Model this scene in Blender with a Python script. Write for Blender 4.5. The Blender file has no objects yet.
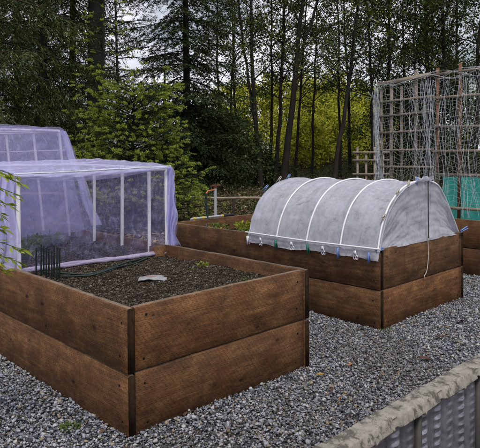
import bpy, math, random
import numpy as np
from mathutils import Matrix, Vector

rng = np.random.default_rng(7)
random.seed(7)
scene = bpy.context.scene
COL = scene.collection
R = math.radians

# ------------------------------------------------------------------ camera
CAM = np.array([-1.3126, -2.0861, 1.2223])
RIGHT = np.array([0.7236, -0.6902, -0.0070]); RIGHT /= np.linalg.norm(RIGHT)
FWD = np.array([0.6900, 0.7236, -0.0175]); FWD /= np.linalg.norm(FWD)
UP = np.cross(RIGHT, FWD)
cd = bpy.data.cameras.new("camera"); cam = bpy.data.objects.new("camera", cd); COL.objects.link(cam)
cd.sensor_width = 36; cd.lens = 564.65 / 480 * 36
cd.shift_y = -56.83 / 480
cd.clip_start = 0.02; cd.clip_end = 500
m = Matrix.Identity(4)
for i in range(3):
    m[i][0] = RIGHT[i]; m[i][1] = UP[i]; m[i][2] = -FWD[i]; m[i][3] = CAM[i]
cam.matrix_world = m
scene.camera = cam

# ------------------------------------------------------------------ sky, sun, exposure
SUN_EL, SUN_AZ = R(60), R(-122)           # direction TO the sun: azimuth from +x, counter-clockwise
w = bpy.data.worlds.new("World"); scene.world = w; w.use_nodes = True
nt = w.node_tree; N = nt.nodes; N.clear()
out = N.new("ShaderNodeOutputWorld"); bg = N.new("ShaderNodeBackground")
sky = N.new("ShaderNodeTexSky"); sky.sky_type = 'NISHITA'; sky.sun_disc = False
sky.sun_elevation = SUN_EL; sky.sun_rotation = math.pi / 2 - SUN_AZ
sky.dust_density = 2.5; sky.air_density = 1.0
hs = N.new("ShaderNodeHueSaturation"); hs.inputs["Saturation"].default_value = 0.5
tc = N.new("ShaderNodeTexCoord"); mp = N.new("ShaderNodeMapping"); mp.inputs["Scale"].default_value = (1.6, 1.6, 4.0)
nz = N.new("ShaderNodeTexNoise"); nz.inputs["Scale"].default_value = 3.0; nz.inputs["Detail"].default_value = 7
rp = N.new("ShaderNodeValToRGB"); rp.color_ramp.elements[0].position = 0.36; rp.color_ramp.elements[1].position = 0.60
mx = N.new("ShaderNodeMix"); mx.data_type = 'RGBA'
mx.inputs[7].default_value = (9.4, 9.4, 10.4, 1)      # cloud radiance, in the units of the sky
L = nt.links.new
L(sky.outputs[0], hs.inputs["Color"]); L(tc.outputs["Generated"], mp.inputs[0]); L(mp.outputs[0], nz.inputs["Vector"])
L(nz.outputs["Fac"], rp.inputs[0]); L(rp.outputs[0], mx.inputs[0]); L(hs.outputs[0], mx.inputs[6])
L(mx.outputs[2], bg.inputs[0]); L(bg.outputs[0], out.inputs[0])
bg.inputs[1].default_value = 0.085
sd = bpy.data.lights.new("sun", 'SUN'); so = bpy.data.objects.new("sun", sd); COL.objects.link(so)
sd.energy = 1.5; sd.angle = R(14); sd.color = (1.0, 0.95, 0.88)
sv = Vector((math.cos(SUN_EL) * math.cos(SUN_AZ), math.cos(SUN_EL) * math.sin(SUN_AZ), math.sin(SUN_EL)))
so.rotation_euler = sv.to_track_quat('Z', 'Y').to_euler(); so.location = (0, 0, 30)
vs = scene.view_settings
vs.view_transform = 'Standard'; vs.look = 'None'; vs.gamma = 1; vs.use_curve_mapping = False; vs.exposure = 0.45
scene.cycles.transparent_max_bounces = 32
scene.cycles.max_bounces = 8

# ------------------------------------------------------------------ helpers
def link(o, parent=None):
    COL.objects.link(o)
    if parent is not None: o.parent = parent
    return o

def tag(o, label=None, cat=None, group=None, kind=None):
    for k, v in (("label", label), ("category", cat), ("group", group), ("kind", kind)):
        if v: o[k] = v
    return o

def thing(name, label, cat, loc=(0, 0, 0), group=None):
    o = bpy.data.objects.new(name, None); o.empty_display_size = 0.1
    link(o); o.location = loc
    return tag(o, label, cat, group)

def np_mesh(name, V, F, mats, parent=None, smooth=False, mi=None):
    """V (n,3); F list of (m,k) index arrays"""
    V = np.asarray(V, np.float32)
    if not isinstance(F, list): F = [F]
    F = [np.asarray(f, np.int32) for f in F if len(f)]
    me = bpy.data.meshes.new(name)
    me.vertices.add(len(V)); me.vertices.foreach_set("co", V.ravel())
    loops = np.concatenate([f.ravel() for f in F])
    tot = np.concatenate([np.full(len(f), f.shape[1], np.int32) for f in F])
    st = np.concatenate([[0], np.cumsum(tot)[:-1]]).astype(np.int32)
    me.loops.add(len(loops)); me.loops.foreach_set("vertex_index", loops)
    me.polygons.add(len(tot)); me.polygons.foreach_set("loop_start", st); me.polygons.foreach_set("loop_total", tot)
    if smooth: me.polygons.foreach_set("use_smooth", np.ones(len(tot), bool))
    if mi is not None: me.polygons.foreach_set("material_index", np.asarray(mi, np.int32))
    me.update(calc_edges=True)
    for mm in (mats if isinstance(mats, (list, tuple)) else [mats]): me.materials.append(mm)
    return link(bpy.data.objects.new(name, me), parent)

class MB:
    """collects pieces for one mesh"""
    def __init__(s): s.V = []; s.F = {}; s.n = 0
    def add(s, V, F):
        V = np.asarray(V, float); F = np.asarray(F)
        s.V.append(V); s.F.setdefault(F.shape[1], []).append(F + s.n); s.n += len(V)
        return s
    def build(s, name, mat, parent=None, smooth=False, origin=None):
        V = np.concatenate(s.V)
        if origin is not None: V = V - np.asarray(origin)
        o = np_mesh(name, V, [np.concatenate(f) for f in s.F.values()], mat, parent, smooth)
        if origin is not None: o.location = origin
        return o
    def box(s, lo, hi):
        a, b = np.array(lo, float), np.array(hi, float)
        V = [[x, y, z] for z in (a[2], b[2]) for y in (a[1], b[1]) for x in (a[0], b[0])]
        return s.add(V, [[0, 2, 3, 1], [4, 5, 7, 6], [0, 1, 5, 4], [2, 6, 7, 3], [0, 4, 6, 2], [1, 3, 7, 5]])
    def tube(s, P, rad, n=8, cap=True):
        V, Q = tube(P, rad, n); s.add(V, Q)
        if cap:
            k = len(P)
            for e, flip in ((0, True), (k - 1, False)):
                ring = V[e * n:(e + 1) * n]
                c = ring.mean(0)
                vv = np.concatenate([ring, c[None]])
                i = np.arange(n); j = (i + 1) % n
                t = np.stack([j, i, np.full(n, n)] if flip else [i, j, np.full(n, n)], 1)
                s.add(vv, t)
        return s
    def bar(s, a, b, wx, wy, upv=(0, 0, 1)):
        """rectangular bar from a to b"""
        a, b = np.array(a, float), np.array(b, float); d = b - a; d /= np.linalg.norm(d)
        u = np.cross(d, upv)
        if np.linalg.norm(u) < 1e-3: u = np.cross(d, (1, 0, 0))
        u /= np.linalg.norm(u); v = np.cross(u, d)
        V = [p + u * sx * wx / 2 + v * sy * wy / 2 for p in (a, b) for sx, sy in ((-1, -1), (1, -1), (1, 1), (-1, 1))]
        return s.add(V, [[0, 1, 2, 3][::-1], [4, 5, 6, 7], [0, 1, 5, 4], [1, 2, 6, 5], [2, 3, 7, 6], [3, 0, 4, 7]])

def tube(P, rad, n=8):
    P = np.asarray(P, float); k = len(P); rad = np.broadcast_to(np.asarray(rad, float), (k,))
    T = np.gradient(P, axis=0); T /= np.linalg.norm(T, axis=1)[:, None] + 1e-12
    ref = np.array([0, 0, 1.0]) if abs(T[:, 2]).mean() < 0.8 else np.array([1.0, 0, 0])
    U = np.cross(T, ref); U /= np.linalg.norm(U, axis=1)[:, None] + 1e-12
    W = np.cross(T, U)
    a = np.linspace(0, 2 * np.pi, n, endpoint=False)
    V = P[:, None] + rad[:, None, None] * (np.cos(a)[None, :, None] * U[:, None] + np.sin(a)[None, :, None] * W[:, None])
    i = np.arange(k - 1)[:, None] * n; j = np.arange(n)[None]; j2 = (j + 1) % n
    Q = np.stack([i + j, i + j2, i + n + j2, i + n + j], -1).reshape(-1, 4)
    return V.reshape(-1, 3), Q

def grid(fn, nu, nv):
    u, v = np.meshgrid(np.linspace(0, 1, nu), np.linspace(0, 1, nv), indexing='ij')
    V = np.stack(fn(u, v), -1).reshape(-1, 3)
    i = np.arange(nu - 1)[:, None] * nv; j = np.arange(nv - 1)[None]
    Q = np.stack([i + j, i + nv + j, i + nv + j + 1, i + j + 1], -1).reshape(-1, 4)
    return V, Q

def waves(seed, x, y, scale=1.0, n=10, aniso=(1, 1)):
    g = np.random.default_rng(seed); o = 0
    for k in range(n):
        f = scale * (1.55 ** (k * 0.6)); a = g.uniform(0, 6.28)
        o = o + np.sin((x * np.cos(a) * aniso[0] + y * np.sin(a) * aniso[1]) * f * 6.28 + g.uniform(0, 6.28)) / (1.4 ** (k * 0.6))
    return o / 3.0

def creases(seed, x, y, scale=1.0, n=7, aniso=(1, 1)):
    g = np.random.default_rng(seed); o = 0
    for k in range(n):
        f = scale * g.uniform(.6, 2.6); a = g.uniform(0, 6.28); wob = 0.5 * np.sin(x * g.uniform(2, 6) + y * g.uniform(2, 6))
        o = o + np.abs(np.sin((x * np.cos(a) * aniso[0] + y * np.sin(a) * aniso[1]) * f * 3.14 + g.uniform(0, 6.28) + wob)) ** 0.5 / f
    return o / n * scale

def catmull(P, n):
    P = np.asarray(P, float); t = np.linspace(0, len(P) - 1, n); i = np.clip(t.astype(int), 0, len(P) - 2); f = (t - i)[:, None]
    g = lambda k: P[np.clip(k, 0, len(P) - 1)]
    a, b, c, d = g(i - 1), g(i), g(i + 1), g(i + 2)
    return 0.5 * ((2 * b) + (-a + c) * f + (2 * a - 5 * b + 4 * c - d) * f ** 2 + (-a + 3 * b - 3 * c + d) * f ** 3)

def unit(v): return v / (np.linalg.norm(v, axis=-1, keepdims=True) + 1e-9)

def leaf_quads(C, D, Nn, ln, wd, fold=0.25):
    """diamond leaves: base C, direction D, face normal Nn"""
    D = unit(D); S = unit(np.cross(D, Nn)); Nn = np.cross(S, D)
    ln = np.broadcast_to(ln, (len(C),))[:, None]; wd = np.broadcast_to(wd, (len(C),))[:, None]
    mid = C + D * ln * 0.45
    V = np.stack([C, mid + S * wd / 2 + Nn * wd * fold, C + D * ln, mid - S * wd / 2 + Nn * wd * fold], 1).reshape(-1, 3)
    return V, np.arange(len(V)).reshape(-1, 4)

# ground point: lateral position as seen in degrees of the view (photo px) at a distance in metres
FH = np.array([FWD[0], FWD[1], 0]); FH /= np.linalg.norm(FH); RH = np.array([RIGHT[0], RIGHT[1], 0]); RH /= np.linalg.norm(RH)
def terrain(x, y):
    d = (x - CAM[0]) * FH[0] + (y - CAM[1]) * FH[1]
    h = np.clip((d - 8.5) * 0.055, 0, 1.5) - 0.45 * np.clip((-0.6 - y) / 0.5, 0, 1) * np.clip((14 - np.hypot(x, y)) / 5, 0, 1)   # lower ground in front of the low wall
    return h + np.clip((d - 8) / 6, 0, 1) * 0.10 * np.sin(x * 0.9 + 1) * np.cos(y * 0.8)
def spot(px, d):
    p = CAM + FH * d + RH * (px - 240) / 564.65 * d
    return np.array([p[0], p[1], float(terrain(p[0], p[1]))])

# ------------------------------------------------------------------ materials
class NT:
    def __init__(s, name):
        s.m = bpy.data.materials.new(name); s.m.use_nodes = True; s.t = s.m.node_tree; s.t.nodes.clear()
        s.out = s.t.nodes.new("ShaderNodeOutputMaterial")
    def n(s, typ, **kw):
        nd = s.t.nodes.new(typ)
        for k, v in kw.items():
            if k.startswith("_"): setattr(nd, k[1:], v)
        return nd
    def l(s, a, b): s.t.links.new(a, b)
    def val(s, sock, v):
        if isinstance(v, bpy.types.NodeSocket): s.l(v, sock)
        else: sock.default_value = v
    def math(s, op, a, b=0.0, c=None, clamp=False):
        nd = s.n("ShaderNodeMath"); nd.operation = op; nd.use_clamp = clamp
        s.val(nd.inputs[0], a); s.val(nd.inputs[1], b)
        if c is not None: s.val(nd.inputs[2], c)
        return nd.outputs[0]
    def noise(s, vec, scale, detail=4, rough=0.55, dist=0.0):
        nd = s.n("ShaderNodeTexNoise"); nd.inputs["Scale"].default_value = scale; nd.inputs["Detail"].default_value = detail
        nd.inputs["Roughness"].default_value = rough; nd.inputs["Distortion"].default_value = dist
        if vec is not None: s.l(vec, nd.inputs["Vector"])
        return nd.outputs["Fac"]
    def mapping(s, vec, scale=(1, 1, 1), loc=(0, 0, 0)):
        nd = s.n("ShaderNodeMapping"); nd.inputs["Scale"].default_value = scale; nd.inputs["Location"].default_value = loc
        s.l(vec, nd.inputs[0]); return nd.outputs[0]
    def ramp(s, fac, stops, const=False):
        nd = s.n("ShaderNodeValToRGB"); cr = nd.color_ramp
        if const: cr.interpolation = 'CONSTANT'
        while len(cr.elements) < len(stops): cr.elements.new(0.5)
        for e, (p, c) in zip(cr.elements, stops): e.position = p; e.color = (*c, 1) if len(c) == 3 else c
        s.l(fac, nd.inputs[0]); return nd.outputs[0]
    def mix(s, fac, a, b, mode='MIX'):
        nd = s.n("ShaderNodeMix"); nd.data_type = 'RGBA'; nd.blend_type = mode
        s.val(nd.inputs[0], fac)
        for k, v in ((6, a), (7, b)):
            s.val(nd.inputs[k], v if isinstance(v, bpy.types.NodeSocket) else (*v, 1))
        return nd.outputs[2]
    def bump(s, h, dist=0.01, strength=1.0):
        nd = s.n("ShaderNodeBump"); nd.inputs["Distance"].default_value = dist; nd.inputs["Strength"].default_value = strength
        s.l(h, nd.inputs["Height"]); return nd.outputs[0]
    def pbr(s, col, rough=0.8, metal=0.0, normal=None, spec=0.3):
        p = s.n("ShaderNodeBsdfPrincipled")
        s.val(p.inputs["Base Color"], col if isinstance(col, bpy.types.NodeSocket) else (*col, 1))
        s.val(p.inputs["Roughness"], rough); p.inputs["Metallic"].default_value = metal
        p.inputs["Specular IOR Level"].default_value = spec
        if normal is not None: s.l(normal, p.inputs["Normal"])
        s.l(p.outputs[0], s.out.inputs[0]); return p
    def coord(s, which="Object"): return s.n("ShaderNodeTexCoord").outputs[which]
    def island(s): return s.n("ShaderNodeNewGeometry").outputs["Random Per Island"]
    def objrand(s): return s.n("ShaderNodeObjectInfo").outputs["Random"]

def plain(name, col, rough=0.6, metal=0.0, var=0.25, scale=25.0, spec=0.3):
    t = NT(name); n = t.noise(t.coord(), scale, 4)
    c = t.mix(n, tuple(x * (1 - var) for x in col), tuple(min(1, x * (1 + var)) for x in col))
    t.pbr(c, rough, metal, t.bump(n, 0.002, 0.4), spec); return t.m

def wood_mat(name, dark, mid, lite, incised=True, knots=True):
    t = NT(name); co = t.coord(); rnd = t.objrand()
    off = t.n("ShaderNodeCombineXYZ"); t.l(t.math('MULTIPLY', rnd, 37.0), off.inputs[0]); t.l(t.math('MULTIPLY', rnd, 11.0), off.inputs[2])
    va = t.n("ShaderNodeVectorMath"); va.operation = 'ADD'; t.l(co, va.inputs[0]); t.l(off.outputs[0], va.inputs[1]); v = va.outputs[0]
    sep = t.n("ShaderNodeSeparateXYZ"); t.l(v, sep.inputs[0])
    # knots
    kc = t.n("ShaderNodeCombineXYZ"); t.l(t.math('MULTIPLY', sep.outputs[0], 4.0), kc.inputs[0]); t.l(t.math('MULTIPLY', sep.outputs[2], 7.2), kc.inputs[1]); kv = kc.outputs[0]
    vo = t.n("ShaderNodeTexVoronoi"); vo.voronoi_dimensions = '2D'; vo.inputs["Scale"].default_value = 1.0; vo.inputs["Randomness"].default_value = 1.0; t.l(kv, vo.inputs["Vector"])
    pick = t.n("ShaderNodeSeparateColor"); t.l(vo.outputs["Color"], pick.inputs[0])
    has = t.math('GREATER_THAN', pick.outputs[0], 0.60)
    kd = t.math('MULTIPLY', vo.outputs["Distance"], t.math('ADD', 0.75, t.math('MULTIPLY', pick.outputs[1], 1.5)))
    core = t.math('MULTIPLY', t.math('SUBTRACT', 1.0, t.math('MULTIPLY', t.math('ADD', kd, t.math('MULTIPLY', t.noise(v, 40, 3), 0.07)), 8.0), clamp=True), has)
    halo = t.math('MULTIPLY', t.math('SUBTRACT', 1.0, t.math('MULTIPLY', kd, 2.4), clamp=True), has)
    # grain bends round the knots
    cx = t.n("ShaderNodeCombineXYZ")
    t.l(sep.outputs[0], cx.inputs[0]); t.l(sep.outputs[1], cx.inputs[1])
    t.l(t.math('ADD', sep.outputs[2], t.math('MULTIPLY', t.math('MULTIPLY', halo, halo), 0.05 if knots else 0.0)), cx.inputs[2])
    gv = t.mapping(cx.outputs[0], (1.1, 30.0, 30.0))
    g1 = t.noise(gv, 1.6, 6, 0.62, 0.35)
    g2 = t.noise(t.mapping(cx.outputs[0], (3.0, 120.0, 120.0)), 2.0, 3, 0.6)
    blot = t.noise(t.mapping(v, (1.0, 1.0, 2.0)), 6.5, 9, 0.74)
    fine = t.noise(v, 90, 4, 0.7)
    f = t.math('ADD', t.math('MULTIPLY', g1, 0.30), t.math('ADD', t.math('MULTIPLY', blot, 0.72), t.math('MULTIPLY', g2, 0.16)))
    col = t.ramp(t.math('MULTIPLY', f, 0.84), [(0.33, dark), (0.49, mid), (0.66, lite)])
    reddish = t.noise(t.mapping(v, (1.7, 1, 0.9), (5, 3, 1)), 3.1, 3)
    col = t.mix(t.math('MULTIPLY', t.math('SUBTRACT', reddish, 0.5, clamp=True), 1.6), col, (mid[0] * 1.15, mid[1] * 0.72, mid[2] * 0.62))
    # each board its own tone
    col = t.mix(1.0, col, t.ramp(rnd, [(0, (0.70, 0.70, 0.74)), (0.5, (0.98, 0.96, 0.95)), (1, (1.25, 1.14, 1.02))]), 'MULTIPLY')
    hgt = t.math('ADD', t.math('MULTIPLY', g1, 0.5), t.math('MULTIPLY', g2, 0.5))
    if incised:
        row = t.math('FLOOR', t.math('DIVIDE', sep.outputs[2], 0.0088))
        u = t.math('FRACT', t.math('ADD', t.math('DIVIDE', t.math('ADD', sep.outputs[0], t.math('MULTIPLY', blot, 0.02)), 0.024), t.math('MULTIPLY', row, 0.27)))
        vv = t.math('FRACT', t.math('DIVIDE', sep.outputs[2], 0.0088))
        mu = t.math('LESS_THAN', t.math('ABSOLUTE', t.math('SUBTRACT', u, 0.5)), 0.20)
        mv = t.math('LESS_THAN', t.math('ABSOLUTE', t.math('SUBTRACT', vv, 0.5)), 0.17)
        ns = t.n("ShaderNodeNewGeometry")
        slit = t.math('MULTIPLY', t.math('MULTIPLY', mu, mv), t.math('GREATER_THAN', t.noise(v, 9.0, 3), 0.40))
        col = t.mix(t.math('MULTIPLY', slit, t.math('MULTIPLY', fine, 0.85)), col, tuple(x * 0.30 for x in dark))
        hgt = t.math('SUBTRACT', hgt, t.math('MULTIPLY', slit, 0.9))
    # run-down stains and dirt blotches of the wood itself
    st = t.noise(t.mapping(v, (9.0, 1.0, 1.1), (2, 0, 7)), 1.5, 5, 0.65)
    col = t.mix(t.math('MULTIPLY', t.ramp(st, [(0.56, (0, 0, 0)), (0.72, (1, 1, 1))]), 0.38), col, tuple(x * 0.8 for x in dark))
    ck = t.noise(t.mapping(v, (1.3, 1.0, 46.0), (4, 2, 9)), 1.0, 2, 0.4)
    line = t.math('MULTIPLY', t.math('LESS_THAN', t.math('ABSOLUTE', t.math('SUBTRACT', ck, 0.60)), 0.006), t.math('GREATER_THAN', t.noise(v, 3.3, 3), 0.56))
    col = t.mix(t.math('MULTIPLY', line, 0.75), col, tuple(x * 0.4 for x in dark))
    hgt = t.math('SUBTRACT', hgt, t.math('MULTIPLY', line, 0.8))
    if knots:
        col = t.mix(t.math('MULTIPLY', halo, 0.30), col, tuple(x * 0.75 for x in dark))
        col = t.mix(t.math('MULTIPLY', t.math('MINIMUM', t.math('MULTIPLY', core, 2.2), 0.9), t.math('ADD', 0.35, t.math('MULTIPLY', pick.outputs[2], 0.65))), col, tuple(x * 0.30 for x in dark))
        hgt = t.math('SUBTRACT', hgt, t.math('MULTIPLY', core, 0.6))
    col = t.mix(t.math('MULTIPLY', t.ramp(fine, [(0.45, (0, 0, 0)), (0.75, (1, 1, 1))]), 0.55), col, tuple(x * 0.6 for x in dark))
    t.pbr(col, t.math('ADD', 0.62, t.math('MULTIPLY', blot, 0.25)), 0, t.bump(hgt, 0.0022, 0.7), 0.25)
    return t.m

M = {}
M['wood'] = wood_mat("stained_timber", (0.024, 0.0115, 0.0055), (0.108, 0.0530, 0.0215), (0.260, 0.142, 0.060))
M['wood_top'] = wood_mat("pale_timber_top", (0.07, 0.052, 0.036), (0.15, 0.115, 0.085), (0.27, 0.22, 0.17), incised=False, knots=False)  # top faces of the boards, paler and greyer than their sides
M['end'] = plain("wet_end_grain", (0.026, 0.016, 0.009), 1.0, var=0.95, scale=28, spec=0.05)
M['old_wood'] = wood_mat("weathered_lath", (0.13, 0.112, 0.09), (0.24, 0.21, 0.17), (0.36, 0.32, 0.27), incised=False)
M['stake'] = wood_mat("red_brown_stake", (0.09, 0.045, 0.025), (0.20, 0.10, 0.055), (0.29, 0.16, 0.095), incised=False, knots=False)
M['screw'] = plain("dark_screw", (0.012, 0.011, 0.010), 0.6, 0.6)
M['pvc'] = plain("white_pipe", (0.72, 0.72, 0.74), 0.35, var=0.06, spec=0.5)
M['pvc_grey'] = plain("grey_pipe", (0.36, 0.37, 0.38), 0.45, var=0.12, spec=0.5)
M['green_wire'] = plain("green_coated_wire", (0.007, 0.018, 0.014), 0.4, spec=0.5)
M['hose'] = plain("green_hose", (0.006, 0.020, 0.014), 0.4, spec=0.5)
M['orange'] = plain("orange_plastic", (0.36, 0.12, 0.03), 0.45)
M['rust'] = plain("rusty_brass", (0.11, 0.035, 0.022), 0.55, 0.3)
M['yellow_tape'] = plain("yellow_tape", (0.55, 0.42, 0.05), 0.5)
M['black'] = plain("black_plastic", (0.015, 0.015, 0.016), 0.45)
M['clip_white'] = plain("white_plastic", (0.70, 0.70, 0.74), 0.35, var=0.05, spec=0.5)
M['clip_blue'] = plain("blue_plastic", (0.12, 0.20, 0.46), 0.4, var=0.1, spec=0.5)
M['clip_green'] = plain("green_plastic", (0.012, 0.14, 0.085), 0.4, var=0.1, spec=0.5)
M['clip_grey'] = plain("grey_wood_peg", (0.36, 0.34, 0.28), 0.6, var=0.15)
M['string'] = plain("pale_twine", (0.55, 0.51, 0.42), 0.9)
M['rust_steel'] = plain("dull_dark_steel", (0.055, 0.052, 0.05), 0.6, 0.3, var=0.4)
M['spring'] = plain("spring_steel", (0.45, 0.45, 0.46), 0.35, 0.9)

def stones_mat():
    t = NT("crushed_stone"); r = t.island()
    col = t.ramp(r, [(0, (0.045, 0.048, 0.060)), (0.16, (0.10, 0.107, 0.130)), (0.30, (0.195, 0.210, 0.25)), (0.50, (0.30, 0.316, 0.36)), (0.70, (0.165, 0.155, 0.138)),
                     (0.78, (0.43, 0.44, 0.46)), (0.87, (0.28, 0.235, 0.165)), (0.935, (0.17, 0.115, 0.07)), (0.955, (0.46, 0.45, 0.44))], True)
    n = t.noise(t.coord(), 160, 4, 0.65); n2 = t.noise(t.coord(), 0.9, 3)
    col = t.mix(1, col, t.ramp(n, [(0.25, (0.6, 0.6, 0.6)), (0.75, (1.3, 1.3, 1.3))]), 'MULTIPLY')
    dirt = t.ramp(n2, [(0.46, (0, 0, 0)), (0.70, (0.42, 0.42, 0.42))])
    col = t.mix(dirt, col, (0.10, 0.08, 0.055))
    t.pbr(col, 0.75, 0, t.bump(n, 0.002, 0.6), 0.3); return t.m
M['stone'] = stones_mat()

def ground_mat(name, stops, scale=30, bd=0.02):
    t = NT(name); v = t.coord()
    a = t.noise(v, scale, 8, 0.75); b = t.noise(v, 0.7, 4); c = t.noise(v, scale * 5, 3, 0.7)
    f = t.math('ADD', t.math('MULTIPLY', a, 0.6), t.math('ADD', t.math('MULTIPLY', b, 0.25), t.math('MULTIPLY', c, 0.25)))
    t.pbr(t.ramp(t.math('MULTIPLY', f, 0.92), stops), 0.95, 0, t.bump(a, bd, 0.8), 0.15); return t.m
M['gravel_bed'] = ground_mat("gravel_fines", [(0.35, (0.02, 0.02, 0.022)), (0.55, (0.07, 0.07, 0.075)), (0.7, (0.16, 0.155, 0.15))], 70, 0.01)
M['forest'] = ground_mat("forest_floor", [(0.35, (0.022, 0.016, 0.010)), (0.52, (0.075, 0.055, 0.036)), (0.7, (0.16, 0.125, 0.09))], 14, 0.05)
M['soil'] = ground_mat("garden_soil", [(0.35, (0.010, 0.008, 0.006)), (0.55, (0.030, 0.023, 0.017)), (0.7, (0.075, 0.06, 0.046))], 45, 0.02)

def crumb_mat():
    t = NT("soil_crumbs"); r = t.island()
    col = t.ramp(r, [(0, (0.011, 0.009, 0.007)), (0.25, (0.028, 0.021, 0.015)), (0.5, (0.05, 0.038, 0.027)), (0.68, (0.085, 0.066, 0.046)), (0.84, (0.115, 0.095, 0.07)), (0.96, (0.19, 0.17, 0.135)), (0.99, (0.30, 0.29, 0.26))], True)
    t.pbr(col, 0.95, 0, t.bump(t.noise(t.coord(), 180, 3), 0.002, 0.5), 0.1); return t.m
M['crumb'] = crumb_mat()

def leaf_mat(name, stops, trans=0.35, rough=0.55):
    t = NT(name); col = t.ramp(t.island(), stops)
    p = t.n("ShaderNodeBsdfPrincipled"); t.l(col, p.inputs["Base Color"]); p.inputs["Roughness"].default_value = rough
    p.inputs["Specular IOR Level"].default_value = 0.25
    tr = t.n("ShaderNodeBsdfTranslucent"); t.l(t.mix(1, col, (1.2, 1.25, 0.6), 'MULTIPLY'), tr.inputs[0])
    mx = t.n("ShaderNodeMixShader"); mx.inputs[0].default_value = trans
    t.l(p.outputs[0], mx.inputs[1]); t.l(tr.outputs[0], mx.inputs[2]); t.l(mx.outputs[0], t.out.inputs[0]); return t.m
M['alder_leaf'] = leaf_mat("alder_leaf", [(0, (0.026, 0.042, 0.014)), (0.5, (0.055, 0.082, 0.020)), (0.8, (0.11, 0.14, 0.028)), (1, (0.22, 0.24, 0.04))], 0.35)
M['maple_leaf'] = leaf_mat("maple_leaf", [(0, (0.022, 0.040, 0.014)), (0.6, (0.050, 0.080, 0.021)), (0.93, (0.090, 0.125, 0.028)), (1, (0.16, 0.18, 0.04))], 0.30)
M['yellow_leaf'] = leaf_mat("yellow_green_leaf", [(0, (0.07, 0.10, 0.02)), (0.2, (0.20, 0.235, 0.035)), (0.5, (0.40, 0.41, 0.06)), (0.8, (0.56, 0.535, 0.09)), (1, (0.72, 0.66, 0.16))], 0.62)
M['dark_leaf'] = leaf_mat("dark_evergreen_leaf", [(0, (0.018, 0.032, 0.012)), (0.6, (0.042, 0.066, 0.019)), (1, (0.10, 0.125, 0.034))], 0.2)
M['cedar'] = leaf_mat("cedar_spray", [(0, (0.018, 0.030, 0.010)), (0.5, (0.040, 0.058, 0.015)), (0.85, (0.085, 0.105, 0.024)), (1, (0.15, 0.17, 0.04))], 0.2)
M['fir'] = leaf_mat("fir_needles", [(0, (0.014, 0.028, 0.012)), (0.6, (0.034, 0.056, 0.019)), (1, (0.075, 0.105, 0.030))], 0.15)
M['spruce'] = leaf_mat("spruce_needles", [(0, (0.018, 0.034, 0.014)), (0.6, (0.038, 0.066, 0.020)), (1, (0.075, 0.11, 0.03))], 0.15)
M['spruce_tip'] = leaf_mat("spruce_new_growth", [(0, (0.15, 0.20, 0.035)), (0.5, (0.29, 0.35, 0.06)), (1, (0.46, 0.50, 0.11))], 0.4)
M['lime_leaf'] = leaf_mat("lime_leaf", [(0, (0.10, 0.15, 0.015)), (0.5, (0.22, 0.27, 0.03)), (1, (0.40, 0.42, 0.06))], 0.4, 0.4)
M['brush'] = leaf_mat("undergrowth_leaf", [(0, (0.02, 0.032, 0.012)), (0.45, (0.05, 0.075, 0.022)), (0.7, (0.10, 0.12, 0.035)), (0.85, (0.085, 0.06, 0.035)), (1, (0.20, 0.15, 0.09))], 0.25)
M['weed'] = leaf_mat("weed_leaf", [(0, (0.04, 0.08, 0.015)), (1, (0.12, 0.17, 0.03))], 0.3)
M['litter'] = leaf_mat("leaf_litter", [(0, (0.05, 0.035, 0.022)), (0.5, (0.16, 0.11, 0.07)), (0.9, (0.31, 0.235, 0.165)), (1, (0.48, 0.42, 0.33))], 0.1)
M['scrap'] = leaf_mat("leaf_scraps", [(0, (0.022, 0.014, 0.009)), (0.5, (0.060, 0.036, 0.021)), (0.85, (0.12, 0.072, 0.04)), (0.97, (0.20, 0.10, 0.045)), (1, (0.09, 0.11, 0.03))], 0.05)
M['dead_orange'] = plain("dead_leaf_orange", (0.32, 0.13, 0.055), 0.7, var=0.4)
M['dead_yellow'] = plain("dead_leaf_yellow", (0.30, 0.20, 0.05), 0.7, var=0.3)
M['dead_brown'] = plain("dead_leaf_brown", (0.075, 0.035, 0.022), 0.8, var=0.4)
def bark(name, a, b):
    t = NT(name); v = t.coord(); n = t.noise(t.mapping(v, (1, 1, 0.18)), 22, 7, 0.7); m2 = t.noise(v, 3, 3)
    c = t.mix(m2, t.mix(n, a, b), tuple(x * 0.7 for x in a)); t.pbr(c, 0.9, 0, t.bump(n, 0.02, 1.0), 0.15); return t.m
M['bark'] = bark("dark_bark", (0.016, 0.014, 0.011), (0.060, 0.053, 0.045))
M['bark_grey'] = bark("grey_bark", (0.028, 0.027, 0.026), (0.085, 0.082, 0.078))
M['bark_brown'] = bark("brown_bark", (0.030, 0.022, 0.016), (0.105, 0.085, 0.065))

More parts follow.
